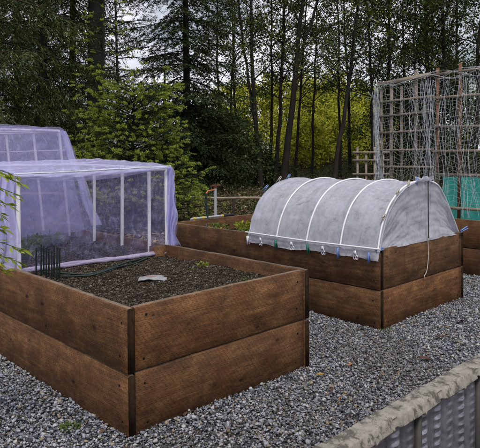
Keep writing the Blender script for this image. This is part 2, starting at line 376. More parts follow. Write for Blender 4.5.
def net_mat(name, col, see, hue2=None):
    t = NT(name); v = t.coord()
    d = t.n("ShaderNodeBsdfDiffuse"); n = t.noise(v, 6, 4)
    c = t.mix(n, col, hue2 or tuple(min(1, x * 1.12) for x in col)); t.l(c, d.inputs[0])
    tl = t.n("ShaderNodeBsdfTranslucent"); t.l(c, tl.inputs[0])
    mx = t.n("ShaderNodeMixShader"); mx.inputs[0].default_value = 0.45; t.l(d.outputs[0], mx.inputs[1]); t.l(tl.outputs[0], mx.inputs[2])
    tp = t.n("ShaderNodeBsdfTransparent"); m2 = t.n("ShaderNodeMixShader")
    # weave density wanders a little
    wisp = t.noise(t.mapping(v, (1.8, 1.8, 1.0)), 9.0, 8, 0.70, 1.2)
    f = t.math('ADD', see - 0.22, t.math('MULTIPLY', t.ramp(wisp, [(0.33, (0, 0, 0)), (0.50, (1, 1, 1))]), 0.28), clamp=True)
    t.l(f, m2.inputs[0]); t.l(mx.outputs[0], m2.inputs[1]); t.l(tp.outputs[0], m2.inputs[2]); t.l(m2.outputs[0], t.out.inputs[0])
    return t.m
M['net'] = net_mat("insect_net", (0.45, 0.435, 0.75), 0.815, (0.55, 0.535, 0.86))
M['net_tall'] = net_mat("insect_net_tall", (0.43, 0.42, 0.70), 0.66, (0.53, 0.52, 0.80))
M['net_dense'] = net_mat("gathered_net", (0.63, 0.62, 0.90), 0.46)
M['hem'] = net_mat("net_hem", (0.56, 0.51, 0.66), 0.25)
M['teal'] = net_mat("teal_shade_cloth", (0.05, 0.48, 0.41), 0.14, (0.09, 0.62, 0.53))
M['mesh_string'] = plain("netting_string", (0.42, 0.47, 0.47), 0.6, var=0.15)
M['mesh_white'] = plain("bundled_netting", (0.52, 0.56, 0.60), 0.6, var=0.2)

def fleece():
    t = NT("row_cover_fleece"); v = t.coord()
    d = t.n("ShaderNodeBsdfDiffuse"); n = t.noise(v, 9, 8, 0.72, 1.2); n2 = t.noise(v, 40, 6, 0.75)
    f = t.math('ADD', t.math('MULTIPLY', n, 0.62), t.math('MULTIPLY', n2, 0.38))
    c = t.ramp(f, [(0.36, (0.38, 0.388, 0.435)), (0.44, (0.54, 0.55, 0.62)), (0.62, (0.64, 0.65, 0.74))]); t.l(c, d.inputs[0])
    bmp = t.bump(t.noise(v, 60, 4, 0.7), 0.003, 0.5); t.l(bmp, d.inputs["Normal"])
    tl = t.n("ShaderNodeBsdfTranslucent"); t.l(c, tl.inputs[0])
    mx = t.n("ShaderNodeMixShader"); mx.inputs[0].default_value = 0.35; t.l(d.outputs[0], mx.inputs[1]); t.l(tl.outputs[0], mx.inputs[2])
    tp = t.n("ShaderNodeBsdfTransparent"); m2 = t.n("ShaderNodeMixShader")
    t.l(t.ramp(f, [(0.36, (0.26, 0.26, 0.26)), (0.55, (0.14, 0.14, 0.14))]), m2.inputs[0]); t.l(mx.outputs[0], m2.inputs[1]); t.l(tp.outputs[0], m2.inputs[2]); t.l(m2.outputs[0], t.out.inputs[0])
    return t.m
M['fleece'] = fleece()

def concrete():
    t = NT("stained_concrete"); v = t.coord(); n = t.noise(v, 26, 9, 0.78); s = t.noise(t.mapping(v, (1, 1, 1), (3, 1, 2)), 15, 8, 0.75, 0.2); fi = t.noise(v, 120, 4, 0.7)
    c = t.ramp(n, [(0.3, (0.15, 0.14, 0.12)), (0.52, (0.30, 0.28, 0.24)), (0.72, (0.43, 0.405, 0.355))])
    c = t.mix(t.ramp(s, [(0.50, (0, 0, 0)), (0.57, (0.85, 0.85, 0.85))]), c, (0.060, 0.054, 0.045))
    c = t.mix(t.math('MULTIPLY', fi, 0.4), c, (0.10, 0.09, 0.08))
    h = t.math('ADD', t.math('MULTIPLY', n, 0.6), t.math('MULTIPLY', fi, 0.3))
    t.pbr(c, 0.9, 0, t.bump(h, 0.005, 0.9), 0.2); return t.m
M['concrete'] = concrete()
def galv():
    t = NT("galvanised_sheet"); v = t.coord(); n = t.noise(v, 14, 6, 0.7); s = t.noise(t.mapping(v, (1, 1, 0.15)), 18, 5, 0.7)
    c = t.ramp(n, [(0.3, (0.13, 0.13, 0.15)), (0.6, (0.31, 0.315, 0.36)), (0.8, (0.55, 0.55, 0.62))])
    c = t.mix(t.ramp(s, [(0.5, (0, 0, 0)), (0.68, (0.7, 0.7, 0.7))]), c, (0.07, 0.055, 0.04))
    t.pbr(c, t.math('ADD', 0.28, t.math('MULTIPLY', s, 0.35)), 0.65, t.bump(n, 0.002, 0.4), 0.5); return t.m
M['galv'] = galv()

# ------------------------------------------------------------------ ground
def sheet(name, x0, x1, y0, y1, n, z, mat, kind='structure'):
    def f(u, v):
        x = x0 + (x1 - x0) * u; y = y0 + (y1 - y0) * v
        return x, y, terrain(x, y) + z
    V, Q = grid(f, n, n); o = np_mesh(name, V, Q, mat, smooth=True); return tag(o, kind=kind)
sheet("ground", -130, 130, -130, 130, 300, 0.0, M['forest'])
def gravel_path():
    V, Q = grid(lambda u, v: (-6 + 14.2 * u, -0.985 + 6.6 * v, 0.004 + 0 * u), 40, 30)
    tag(np_mesh("gravel_path", V, Q, M['gravel_bed']), kind='structure')
gravel_path()

# beds: x0, x1, y0, y1
BA = (0.0, 1.222, 0.0, 4.88); BB = (2.088, 3.363, 0.073, 2.51); BE = (4.30, 5.52, -0.85, 1.95)
H = 0.572; BT = 0.038; HB = 0.286
WALL = (-4.0, 7.0, -1.04, -0.955)

def rocks(n_proto, g):
    """convex angular stone prototypes: 12-vertex icosahedra, jittered"""
    ph = (1 + 5 ** 0.5) / 2
    B = np.array([(-1, ph, 0), (1, ph, 0), (-1, -ph, 0), (1, -ph, 0), (0, -1, ph), (0, 1, ph), (0, -1, -ph), (0, 1, -ph), (ph, 0, -1), (ph, 0, 1), (-ph, 0, -1), (-ph, 0, 1)]) / 1.9
    Fc = np.array([(0, 11, 5), (0, 5, 1), (0, 1, 7), (0, 7, 10), (0, 10, 11), (1, 5, 9), (5, 11, 4), (11, 10, 2), (10, 7, 6), (7, 1, 8), (3, 9, 4), (3, 4, 2), (3, 2, 6), (3, 6, 8), (3, 8, 9), (4, 9, 5), (2, 4, 11), (6, 2, 10), (8, 6, 7), (9, 8, 1)])
    return [B * g.uniform(0.55, 1.35, (12, 1)) * g.uniform(0.55, 1.2, (1, 3)) + g.normal(0, 0.15, (12, 3)) for _ in range(n_proto)], Fc

def scatter_rocks(name, P, size, mat, seed, flat=0.7):
    g = np.random.default_rng(seed); pro, Fc = rocks(14, g); n = len(P)
    k = g.integers(0, 14, n); base = np.stack(pro)[k]
    q = g.normal(size=(n, 4)); q /= np.linalg.norm(q, axis=1)[:, None]
    a, b, c, d = q.T
    Rm = np.stack([np.stack([1 - 2 * (c * c + d * d), 2 * (b * c - a * d), 2 * (b * d + a * c)], -1),
                   np.stack([2 * (b * c + a * d), 1 - 2 * (b * b + d * d), 2 * (c * d - a * b)], -1),
                   np.stack([2 * (b * d - a * c), 2 * (c * d + a * b), 1 - 2 * (b * b + c * c)], -1)], 1)
    st = g.uniform(0.6, 1.3, (n, 1, 3))
    V = np.einsum('nij,nkj->nki', Rm, base * st)
    V[:, :, 2] *= flat
    V = V * (size[:, None, None] / 2) + P[:, None]
    F = (Fc[None] + (np.arange(n) * 12)[:, None, None]).reshape(-1, 3)
    return np_mesh(name, V.reshape(-1, 3), F, mat)

def inside(P, b, pad=0.0): return (P[:, 0] > b[0] - pad) & (P[:, 0] < b[1] + pad) & (P[:, 1] > b[2] - pad) & (P[:, 1] < b[3] + pad)
def view_ok(P, mx, my0=0, my1=448 + 40):
    q = P - CAM; z = q @ FWD; x = 240 + 564.65 * (q @ RIGHT) / np.maximum(z, .05); y = 167.2 - 564.65 * (q @ UP) / np.maximum(z, .05)
    return (z > 0.4) & (x > -mx) & (x < 480 + mx) & (y < my1)
def gravel():
    g = np.random.default_rng(3); out_, sz = [], []
    n = 980000
    P = np.stack([g.uniform(-2.6, 7.5, n), g.uniform(-2.0, 5.0, n), np.zeros(n)], 1)
    P = P[view_ok(P, 90)]
    for b in (BA, BB, BE): P = P[~inside(P, b, -0.01)]
    P = P[~inside(P, (WALL[0], WALL[1], WALL[2], WALL[3]))]
    P = P[P[:, 1] > -0.96]
    d = np.linalg.norm(P - CAM, axis=1)
    keep = g.random(len(P)) < np.clip(5.2 / d, 0.45, 1); P = P[keep]; d = d[keep]
    s = np.clip(g.lognormal(np.log(0.0116), 0.34, len(P)), 0.006, 0.024) * np.clip(d / 5.5, 1, 1.5)
    P[:, 2] = 0.004 + g.uniform(-0.1, 0.55, len(P)) * s + 0.012 * (0.5 + 0.5 * np.sin(P[:, 0] * 5) * np.cos(P[:, 1] * 4))
    o = scatter_rocks("gravel", P, s, M['stone'], 11)
    return tag(o, "grey blue crushed stone gravel between the raised beds", "gravel", kind='stuff')
gravel()

# ------------------------------------------------------------------ raised beds
def board(parent, Lb, loc, rz, seed, h=HB, t=BT, screws=True, label=None):
    g = np.random.default_rng(seed)
    c = 0.005
    prof = np.array([(c, 0), (t - c, 0), (t, c), (t, h - c), (t - c * 1.3, h), (c * 1.3, h), (0, h - c * 1.3), (0, c)])
    n = max(8, int(Lb / 0.06)); xs = np.linspace(0, Lb, n)
    rings = []
    wob = waves(seed + 5, xs, xs * 0, 0.5, 4) * 0.0016
    for i, x in enumerate(xs):
        p = prof.copy(); p[:, 0] += wob[i] ; p += g.normal(0, 0.0005, p.shape)
        p[4:7, 1] += g.normal(0, 0.0009)
        if i in (0, n - 1):
            p[:, 0] = t / 2 + (p[:, 0] - t / 2) * 0.95; p[:, 1] = h / 2 + (p[:, 1] - h / 2) * 0.992
        rings.append(np.column_stack([np.full(8, x), p]))
    V = np.concatenate(rings); i = np.arange(n - 1)[:, None] * 8; j = np.arange(8)[None]; j2 = (j + 1) % 8
    Q = np.stack([i + j, i + 8 + j, i + 8 + j2, i + j2], -1).reshape(-1, 4)
    caps = np.array([np.arange(8), np.arange(8)[::-1] + (n - 1) * 8])
    top = (np.tile(np.arange(8), n - 1) == 4).astype(int) * 2
    mi = np.concatenate([top, [1, 1]])
    o = np_mesh("board", V, [Q, caps], [M['wood'], M['end'], M['wood_top']], parent, mi=mi)
    o.location = np.array(loc) - np.array(parent.location); o.rotation_euler = (0, 0, rz)
    if label: o["label"] = label
    if screws:
        for x in (0.055, Lb - 0.055):
            for z in (0.055, h - 0.06):
                zz, xx = z + g.normal(0, 0.008), x + g.normal(0, 0.01)
                mb = MB(); a = np.linspace(0, 6.283, 10, endpoint=False)
                mb.tube([(xx, 0.001, zz), (xx, -0.0018, zz)], 0.0046 + g.uniform(0, 0.0015), 10)
                mb.build("screw", M['screw'], o)
    return o

def bed(b, label, seed, side_screws=True):
    x0, x1, y0, y1 = b
    t = thing("raised_bed", label, "raised bed", (x0, y0, 0), "timber raised beds")
    Ly, Lx = y1 - y0, x1 - x0
    for k in range(2):
        z = k * (HB + 0.001) + 0.0
        hh = HB - (0.005 if k == 0 else 0.001)
        board(t, Ly, (x0, y1, z), -math.pi / 2, seed + k, hh)                         # faces the path on the left
        board(t, Ly, (x1, y0, z), math.pi / 2, seed + 10 + k, hh)
        board(t, Lx - 2 * BT - 0.010, (x0 + BT + 0.005, y0 + 0.007, z), 0, seed + 20 + k, hh)
        board(t, Lx - 2 * BT - 0.010, (x1 - BT - 0.005, y1 - 0.007, z), math.pi, seed + 30 + k, hh)
    for (cx, cy) in ((x0 + BT + .002, y0 + BT + .009), (x1 - BT - .091, y0 + BT + .009), (x0 + BT + .002, y1 - BT - .098), (x1 - BT - .091, y1 - BT - .098)):
        MB().box((cx - x0, cy - y0, 0.01), (cx + .089 - x0, cy + .089 - y0, 0.44)).build("corner_post", M['wood'], t)
    return t
bedA = bed(BA, "long brown timber raised bed in front, bare soil before the low purple netting box", 100)
bedB = bed(BB, "brown timber raised bed carrying the grey fabric hoop tunnel", 200)
bedE = bed(BE, "brown timber raised bed below the lath trellis and teal cloth", 300)
# block where the netting ends on the first bed
MB().box((BA[1] - 0.128, 1.335, 0.30), (BA[1] - BT - 0.001, 1.425, 0.565)).build("brace_block", M['wood'], bedA)

def soil(b, z, seed, label, crumb_box, ncr):
    x0, x1, y0, y1 = b[0] + BT + .001, b[1] - BT - .001, b[2] + BT + .001, b[3] - BT - .001
    def f(u, v):
        x = x0 + (x1 - x0) * u; y = y0 + (y1 - y0) * v
        return x, y, z + 0.018 * waves(seed, x, y, 0.9, 8) + 0.004 * waves(seed + 1, x, y, 9, 6)
    V, Q = grid(f, 110, 180); mb = MB(); mb.add(V, Q)
    o = mb.build("soil", M['soil'], smooth=True); tag(o, label, "soil", kind='stuff')
    g = np.random.default_rng(seed)
    P = np.stack([g.uniform(x0, x1, ncr), g.uniform(max(y0, crumb_box[0]), min(y1, crumb_box[1]), ncr), np.zeros(ncr)], 1)
    P[:, 2] = z + 0.018 * waves(seed, P[:, 0], P[:, 1], 0.9, 8) + 0.004 * waves(seed + 1, P[:, 0], P[:, 1], 9, 6) + 0.001
    s = np.clip(g.lognormal(np.log(0.0070), 0.42, ncr), 0.003, 0.020)
    c = scatter_rocks("soil_crumbs", P, s, M['crumb'], seed + 3, 0.55)
    tag(c, "loose crumbs and bark bits on the " + label.split(" ", 1)[1], "soil crumbs", kind='stuff')
soil(BA, 0.495, 41, "dark soil filling the front raised bed", (0, 2.9), 140000)
soil(BB, 0.445, 42, "dark soil filling the bed under the fabric tunnel", (1.2, 2.6), 12000)
soil(BE, 0.50, 43, "dark soil filling the bed under the trellis", (-0.8, 1.9), 6000)

# ------------------------------------------------------------------ low wall at the front right
def wall():
    x0, x1 = -4.0, 7.0
    t = thing("low_wall", "low corrugated metal wall with a stained concrete cap at the gravel edge", "wall", (x0, -1.11, 0))
    ys, n = -1.008, 2700
    def f(u, v):
        x = x0 + (x1 - x0) * u; z = -0.55 + 0.825 * v
        ph = np.mod(x / 0.105, 1.0)
        rib = 0.016 * np.clip(np.minimum(ph, 1 - ph) * 9 - 0.55, 0, 1)           # proud pans between deep narrow grooves
        sub = 0.004 * np.abs(np.sin(ph * np.pi * 2))
        idx = np.floor(x / 0.105); kind_ = np.mod(idx * 7 + 3, 5)
        zz = np.mod(z / 0.034 + 0.37 * idx, 1.0)
        tri = np.clip(1 - np.abs(ph - 0.5) / (0.08 + 0.26 * zz), 0, 1) * zz
        emb = np.where(kind_ < 3, 0.016, 0.007) * tri
        y = ys - rib - sub - emb + 0.018 + 0.002 * waves(9, x, z, 2, 5)
        return x - x0, y + 1.11, z
    V, Q = grid(f, n, 170); np_mesh("metal_panel", V, Q, M['galv'], t, smooth=False)
    prof = np.array([(-0.957, 0.20), (-0.955, 0.28), (-0.956, 0.298), (-0.961, 0.302), (-0.985, 0.302), (-1.010, 0.302), (-1.026, 0.301), (-1.032, 0.297), (-1.044, 0.272), (-1.046, 0.266), (-1.042, 0.261), (-1.015, 0.261)])
    pr = np.stack([np.interp(np.linspace(0, 11, 40), np.arange(12), prof[:, q]) for q in (0, 1)], 1); m_ = 2300; xs = np.linspace(x0, x1, m_)
    X = np.repeat(xs[:, None], 40, 1); Y = np.repeat(pr[None, :, 0], m_, 0); Z = np.repeat(pr[None, :, 1], m_, 0)
    k = np.repeat(np.arange(40)[None], m_, 0) / 39.0
    Z += 0.0007 * waves(31, X, Y, 9, 8); Y += 0.0009 * waves(32, X, Z, 9, 8)
    seg = np.mod(X / 0.33 + 0.65 + 0.9 * (Y + 0.96), 1.0)                          # cast units with a stepped slanting joint
    Z += 0.004 * (seg - 0.5) * np.clip((k - 0.12) / 0.1, 0, 1) - 0.009 * np.exp(-((seg - 0.5) / 0.016) ** 2) * np.clip((k - 0.1) / 0.1, 0, 1)
    ph = np.mod(X / 0.33 + 0.15 + 0.35 * (Y + 1.1), 1.0)                         # slanted notches in the lower lip
    notch = 1 / (1 + np.exp((np.abs(ph - 0.5) - 0.045) * 160)) * np.clip((k - 0.62) / 0.04, 0, 1)
    Y += 0.010 * notch; Z += 0.003 * notch
    ph2 = np.mod(X / 0.33 + 0.62, 1.0); lip = np.exp(-((ph2 - 0.5) / 0.20) ** 2) * np.clip((k - 0.72) / 0.2, 0, 1)
    Z += -0.003 * lip
    V = np.stack([X - x0, Y + 1.11, Z], -1).reshape(-1, 3)
    i = np.arange(m_ - 1)[:, None] * 40; j = np.arange(39)[None]
    Q = np.stack([i + j, i + j + 1, i + 40 + j + 1, i + 40 + j], -1).reshape(-1, 4)
    np_mesh("cap", V, Q, M['concrete'], t, smooth=False)
    MB().box((0.0, 0.132, -0.55), (x1 - x0, 0.150, 0.235)).build("backing", M['concrete'], t)
    for x in np.arange(-3.54, 7, 0.52):
        MB().box((x - x0 - 0.007, 0.078, -0.55), (x - x0 + 0.007, 0.110, 0.262)).build("strut", M['rust_steel'], t)
wall()

# ------------------------------------------------------------------ low netted box on bed A
def pipe(t, pts, r=0.0135, name="post", mat='pvc', n=10):
    o = np.array(t.location)
    mb = MB(); mb.tube(np.array(pts, float) - o, r, n); return mb.build(name, M[mat], t, smooth=True)
NY0, NY1 = 1.36, 2.60
fr = thing("pipe_frame", "white pipe frame inside the low netting box on the front bed", "pipe frame", (0.6, 1.4, 0.5), "white pipe frames under netting")
for (x, y, z1) in ((0.09, NY0, 1.115), (1.205, NY0, 1.14), (1.135, 1.478, 1.13), (1.165, 1.90, 1.14), (1.168, 2.36, 1.165), (0.09, 2.36, 1.165)):
    pipe(fr, [(x + rng.normal(0, .012), y, 0.47), (x, y, z1)])
for a, b_ in (((0.09, NY0, 1.112), (1.205, NY0, 1.138)), ((0.09, NY0, 1.112), (0.09, 2.57, 1.165)), ((1.205, NY0, 1.138), (1.17, 2.57, 1.165)), ((0.09, 2.57, 1.165), (1.17, 2.57, 1.165))):
    pipe(fr, [a, b_], 0.0125, "rail")

def low_net():
    t = thing("crop_netting", "pale purple netting draped as a low box over the front bed", "netting", (0.6, 1.4, 0.5), "purple crop netting")
    o = np.array(t.location); mb = MB(); dense = MB()
    def A(V, Q, m_=mb): m_.add(V - o, Q)
    ztop = lambda x: 1.128 + 0.027 * (x - 0.09) / 1.12
    # front: falls to the soil, foot pulled out towards the path on the left
    def front(u, v):
        x = 0.055 + 1.17 * u; zt = ztop(x)
        yb = 1.375 + np.clip((1.2 - x), 0, 1.2) * 0.08
        s = v ** 1.6
        y = (NY0 - 0.018) + (yb - NY0) * s + 0.020 * waves(1, x, v * 0.6, 3.0, 9) * (0.25 + v) + 0.006 * waves(2, x, v * 0.6, 11, 8, (1, 0.4)) + 0.028 * creases(4, x, v * 0.6, 3.5, 9)
        z = zt + (0.512 - zt) * v + 0.008 * waves(3, x, v, 4, 6) * v
        return x, y, z
    A(*grid(front, 150, 70))
    # second, hanging hem layer below the top edge
    def valance(u, v):
        x = 0.05 + 1.17 * u
        drop = 0.018 + 0.062 * np.sin(np.clip(u * 1.08, 0, 1) * np.pi) ** 0.8 * (1 - 0.35 * u)
        y = NY0 - 0.030 - 0.012 * np.sin(v * 3) + 0.006 * waves(6, x, v * .2, 5, 7)
        return x, y, ztop(x) + 0.006 - drop * v
    A(*grid(valance, 100, 14), dense); A(*grid(lambda u, v: tuple(q + (0, -0.006, -0.002)[i] for i, q in enumerate(valance(u, v * 0.55))), 100, 8), dense)
    # top
    def topf(u, v):
        x = 0.05 + 1.17 * u; y = NY0 - 0.025 + (NY1 - NY0) * v
        z = ztop(x) + 0.004 + 0.048 * np.clip(v * 1.15, 0, 1) ** 0.8 - 0.022 * np.sin(np.pi * u) * np.sin(np.pi * np.mod(v * 2, 1)) + 0.005 * waves(8, x, y, 4, 8) + 0.014 * creases(9, x, y, 3.0, 8) * np.clip(v * 7, 0, 1)
        return x, y, z
    A(*grid(topf, 90, 110)); A(*grid(lambda u, v: (lambda p: (p[0], p[1], p[2] + 0.004 + 0.004 * waves(19, p[0], p[1], 5, 6)))(topf(u, v)), 90, 60), dense)
    # right side (seen through the front), left side, back
    for xs_, sd_, flare in ((1.222, 11, 0.0), (0.045, 12, -0.02)):
        def side(u, v):
            y = NY0 - 0.01 + (NY1 - NY0) * u; zt = 1.15 + 0.048 * np.clip(u * 1.15, 0, 1) ** .8 + (ztop(xs_) - 1.15)
            zb = 0.585 - (0.07 if xs_ < 0.5 else 0)
            x = xs_ + flare * v + 0.013 * waves(sd_, y, v * .7, 3, 9) * (0.3 + v) + 0.004 * waves(sd_ + 3, y, v, 10, 7) + 0.025 * creases(sd_, y, v * 0.6, 3.5, 9)
            return x, y, zt + (zb - zt) * v
        A(*grid(side, 120, 50))
    def back(u, v):
        x = 0.05 + 1.17 * u
        return x, NY1 + 0.012 * waves(17, x, v, 3, 8), 1.19 + (0.52 - 1.19) * v
    A(*grid(back, 90, 40))
    # slack folds lying across the left inside
    for k in range(3):
        def fold(u, v, k=k):
            x = 0.62 - 0.12 * k + 0.35 * u; y = 1.75 + 0.3 * k + 0.25 * u + 0.02 * waves(60 + k, u, v, 2, 6)
            z = 0.55 + 0.55 * v - 0.15 * u * v + 0.03 * waves(70 + k, u, v, 1.5, 6)
            return x + 0.05 * np.sin(v * 5 + k), y, z
        A(*grid(fold, 30, 40))
    # gathered ruffle hanging down the near right corner
    for k in range(5):
        ph = rng.uniform(0, 6.28)
        def ruf(u, v, k=k, ph=ph):
            s = (u - 0.2) * (0.045 + 0.050 * v + 0.028 * np.sin(v * 15 + ph) * v)
            ang = 0.5 + 0.35 * k + 0.3 * np.sin(v * 6 + ph)
            wv = 0.016 * np.sin(u * (9 + k) + v * 7 + ph) * (0.4 + v)
            x = 1.215 + s * np.cos(ang - 1.2) + wv * 0.6
            y = NY0 - 0.015 - 0.35 * s * np.sin(ang) + wv
            z = 1.150 - (0.60 + 0.015 * np.sin(ph)) * v + 0.008 * np.sin(u * 12 + ph)
            return x, y, z
        A(*grid(ruf, 22, 70), dense if k < 3 else mb)
    # flap at the top corner
    def flap(u, v):
        return 1.215 + 0.085 * u * (1 - abs(v - 0.35)), NY0 - 0.01 - 0.02 * np.sin(u * 4 + v * 3), 1.15 - 0.115 * v - 0.02 * u * v + 0.01 * np.sin(v * 9)
    A(*grid(flap, 16, 20), dense)
    # slack at the left corner
    for k in range(4):
        ph = rng.uniform(0, 6.28)
        def rl(u, v, k=k, ph=ph):
            x = 0.03 + (u - 0.5) * (0.06 + 0.05 * v) + 0.012 * np.sin(v * 9 + ph)
            y = NY0 + 0.02 + 0.10 * k + 0.02 * np.sin(u * 9 + ph + v * 5) - 0.10 * v * (k == 0)
            return x, y, 1.135 + 0.02 * k - (0.58) * v + 0.01 * np.sin(u * 8)
        A(*grid(rl, 18, 50), dense)
    mb.build("net_sheet", M['net'], t, smooth=True); dense.build("gathered_fold", M['net_dense'], t, smooth=True)
    hm = MB(); xs = np.linspace(0.06, 1.20, 60)
    yb = 1.375 + np.clip((1.2 - xs), 0, 1.2) * 0.08
    for k in range(3):
        P = np.stack([xs, yb - 0.012 - 0.010 * k + 0.008 * waves(80 + k, xs, xs * 0, 3, 6), 0.515 + 0.007 * (k == 1) + 0.006 * waves(84 + k, xs, xs * 0, 4, 6)], 1)
        hm.tube(P - o, 0.010 + 0.004 * waves(87 + k, xs, xs * 0, 5, 5), 8)
    hm.build("hem", M['hem'], t, smooth=True)
    xs = np.linspace(0.05, 1.225, 50)
    P = np.stack([xs, NY0 - 0.036 + 0 * xs, ztop(xs) + 0.002 + 0.003 * waves(95, xs, xs * 0, 4, 5)], 1)
    MB().tube(P - o, 0.0060, 8).build("hem", M['mesh_white'], t, smooth=True)
low_net()

# ------------------------------------------------------------------ tall netted frame behind it, on the far end of the same bed
fr2 = thing("pipe_frame", "white pipe frame inside the taller netting further back", "pipe frame", (0.6, 3.0, 0.5), "white pipe frames under netting")
TY = (2.86, 3.42, 4.12, 4.80)
for i, y in enumerate(TY):
    for xb, xt in ((1.17, 1.10), (0.06, 0.14)):
        pipe(fr2, [(xb, y - 0.03, 0.5), (xt, y + 0.02, 1.478 + 0.01 * i)], 0.0125)
    pipe(fr2, [(0.14, y + 0.02, 1.478 + 0.01 * i), (1.09, y + 0.02, 1.478 + 0.01 * i)], 0.0125, "crossbar")
for x in (1.09, 0.14): pipe(fr2, [(x, TY[0], 1.478), (x, TY[-1], 1.508)], 0.0125, "rail")
pipe(fr2, [(1.14, TY[0], 1.30), (1.14, TY[-1], 1.30)], 0.006, "rail")
def tall_net():
    t = thing("crop_netting", "taller purple netting tent behind the low netting box", "netting", (0.6, 3.0, 0.5), "purple crop netting")
    o = np.array(t.location); mb = MB(); y0, y1 = 2.62, 4.86
    def sec(u, v):     # round the section: left foot, top, right foot
        y = y0 + (y1 - y0) * v
        P = np.array([(-0.0, 0.53), (0.05, 1.05), (0.13, 1.465), (0.30, 1.505), (0.61, 1.515), (0.92, 1.505), (1.13, 1.465), (1.23, 1.05), (1.31, 0.55)])
        s = catmull(P, u.shape[0])
        x = np.repeat(s[:, :1], u.shape[1], 1); z = np.repeat(s[:, 1:], u.shape[1], 1)
        top = np.clip((z - 1.1) * 2, 0, 1); y = y + 0.24 * np.clip((z - .56) / 1.04, 0, 1) * (1 - v)
        sag = -0.030 * np.abs(np.sin((y - TY[0]) / 0.66 * np.pi)) * top
        w_ = 0.012 * waves(21, u * 3, y, 2, 9) + 0.004 * waves(22, u * 3, y, 9, 7) + 0.022 * creases(23, u * 3, y, 2.6, 9)
        return x + w_ * (1 - top * .5) + (x - 0.61) * 0.02 * np.sin(y * 9), y, z + sag + w_ * top + 0.01 * waves(25, y, u, 1.6, 5)
    V, Q = grid(sec, 110, 130); mb.add(V - o, Q)
    def end(u, v):
        x = 0.02 + 1.19 * u; nar = 1 - 0.13 * v
        x = 0.61 + (x - 0.61) * nar
        return x, y0 + 0.24 * v + 0.014 * waves(27, u, v, 2, 8), 0.56 + (0.93 + 0.02 * np.sin(u * np.pi)) * v
    for dy in (0, 0.012):
        V, Q = grid(end, 70, 60); mb.add(V - o + (0, dy, 0), Q)
    V, Q = grid(lambda u, v: (0.02 + 1.19 * u, y1 + 0 * u, 0.56 + 0.92 * v), 20, 20); mb.add(V - o, Q)
    mb.build("net_sheet", M['net_tall'], t, smooth=True)
    dn = MB()
    for k in range(2):
        def r2(u, v, k=k):
            return 1.12 + 0.19 * v + (u - .3) * 0.05 * (1 + v) + 0.01 * np.sin(v * 14 + k), y0 + 0.24 * (1 - v) + 0.015 * k + 0.012 * np.sin(u * 8 + k * 2 + v * 5), 1.48 - 0.88 * v
        V, Q = grid(r2, 14, 60); dn.add(V - o, Q)
    dn.build("gathered_fold", M['net_dense'], t, smooth=True)
tall_net()

# ------------------------------------------------------------------ hoop tunnel on bed B
HY = (0.085, 0.40, 0.72, 1.04, 1.345)
ARC = catmull([(2.074, 0.500), (2.082, 0.575), (2.135, 0.745), (2.24, 0.905), (2.40, 1.020), (2.58, 1.070), (2.76, 1.074), (2.93, 1.03), (3.06, 0.895), (3.17, 0.74), (3.275, 0.59)], 60)
ARC[:, 1] = np.where(ARC[:, 1] > 0.57, 0.57 + (ARC[:, 1] - 0.57) * 0.905, ARC[:, 1])
hf = thing("hoop_frame", "white pipe hoops and rails over the fabric tunnel", "hoop frame", (2.72, 0.7, 0.55))
o_ = np.array(hf.location)
for i, y in enumerate(HY):
    c = ARC.mean(0); outw = unit(ARC - np.array([2.7, 0.6]))
    P = np.stack([ARC[5:, 0] + outw[5:, 0] * 0.005, np.full(55, y), ARC[5:, 1] + outw[5:, 1] * 0.005], 1)
    P[:, 1] += 0.006 * np.sin(np.linspace(0, 5, 55) + i)
    MB().tube(P - o_ if i < 4 else (P - o_) * (0.955, 1, 0.94), 0.0068, 8).build("hoop", M['pvc'], hf, smooth=True)
MB().tube(np.array([(2.064, 0.06, 0.580), (2.062, 0.7, 0.572), (2.064, 1.39, 0.580)]) - o_, 0.0062, 8).build("rail", M['pvc'], hf, smooth=True)
MB().tube(np.array([(2.735, 0.058, 0.590), (2.735, 0.060, 1.03)]) - o_, 0.0042, 8).build("post", M['bark_grey'], hf, smooth=True)

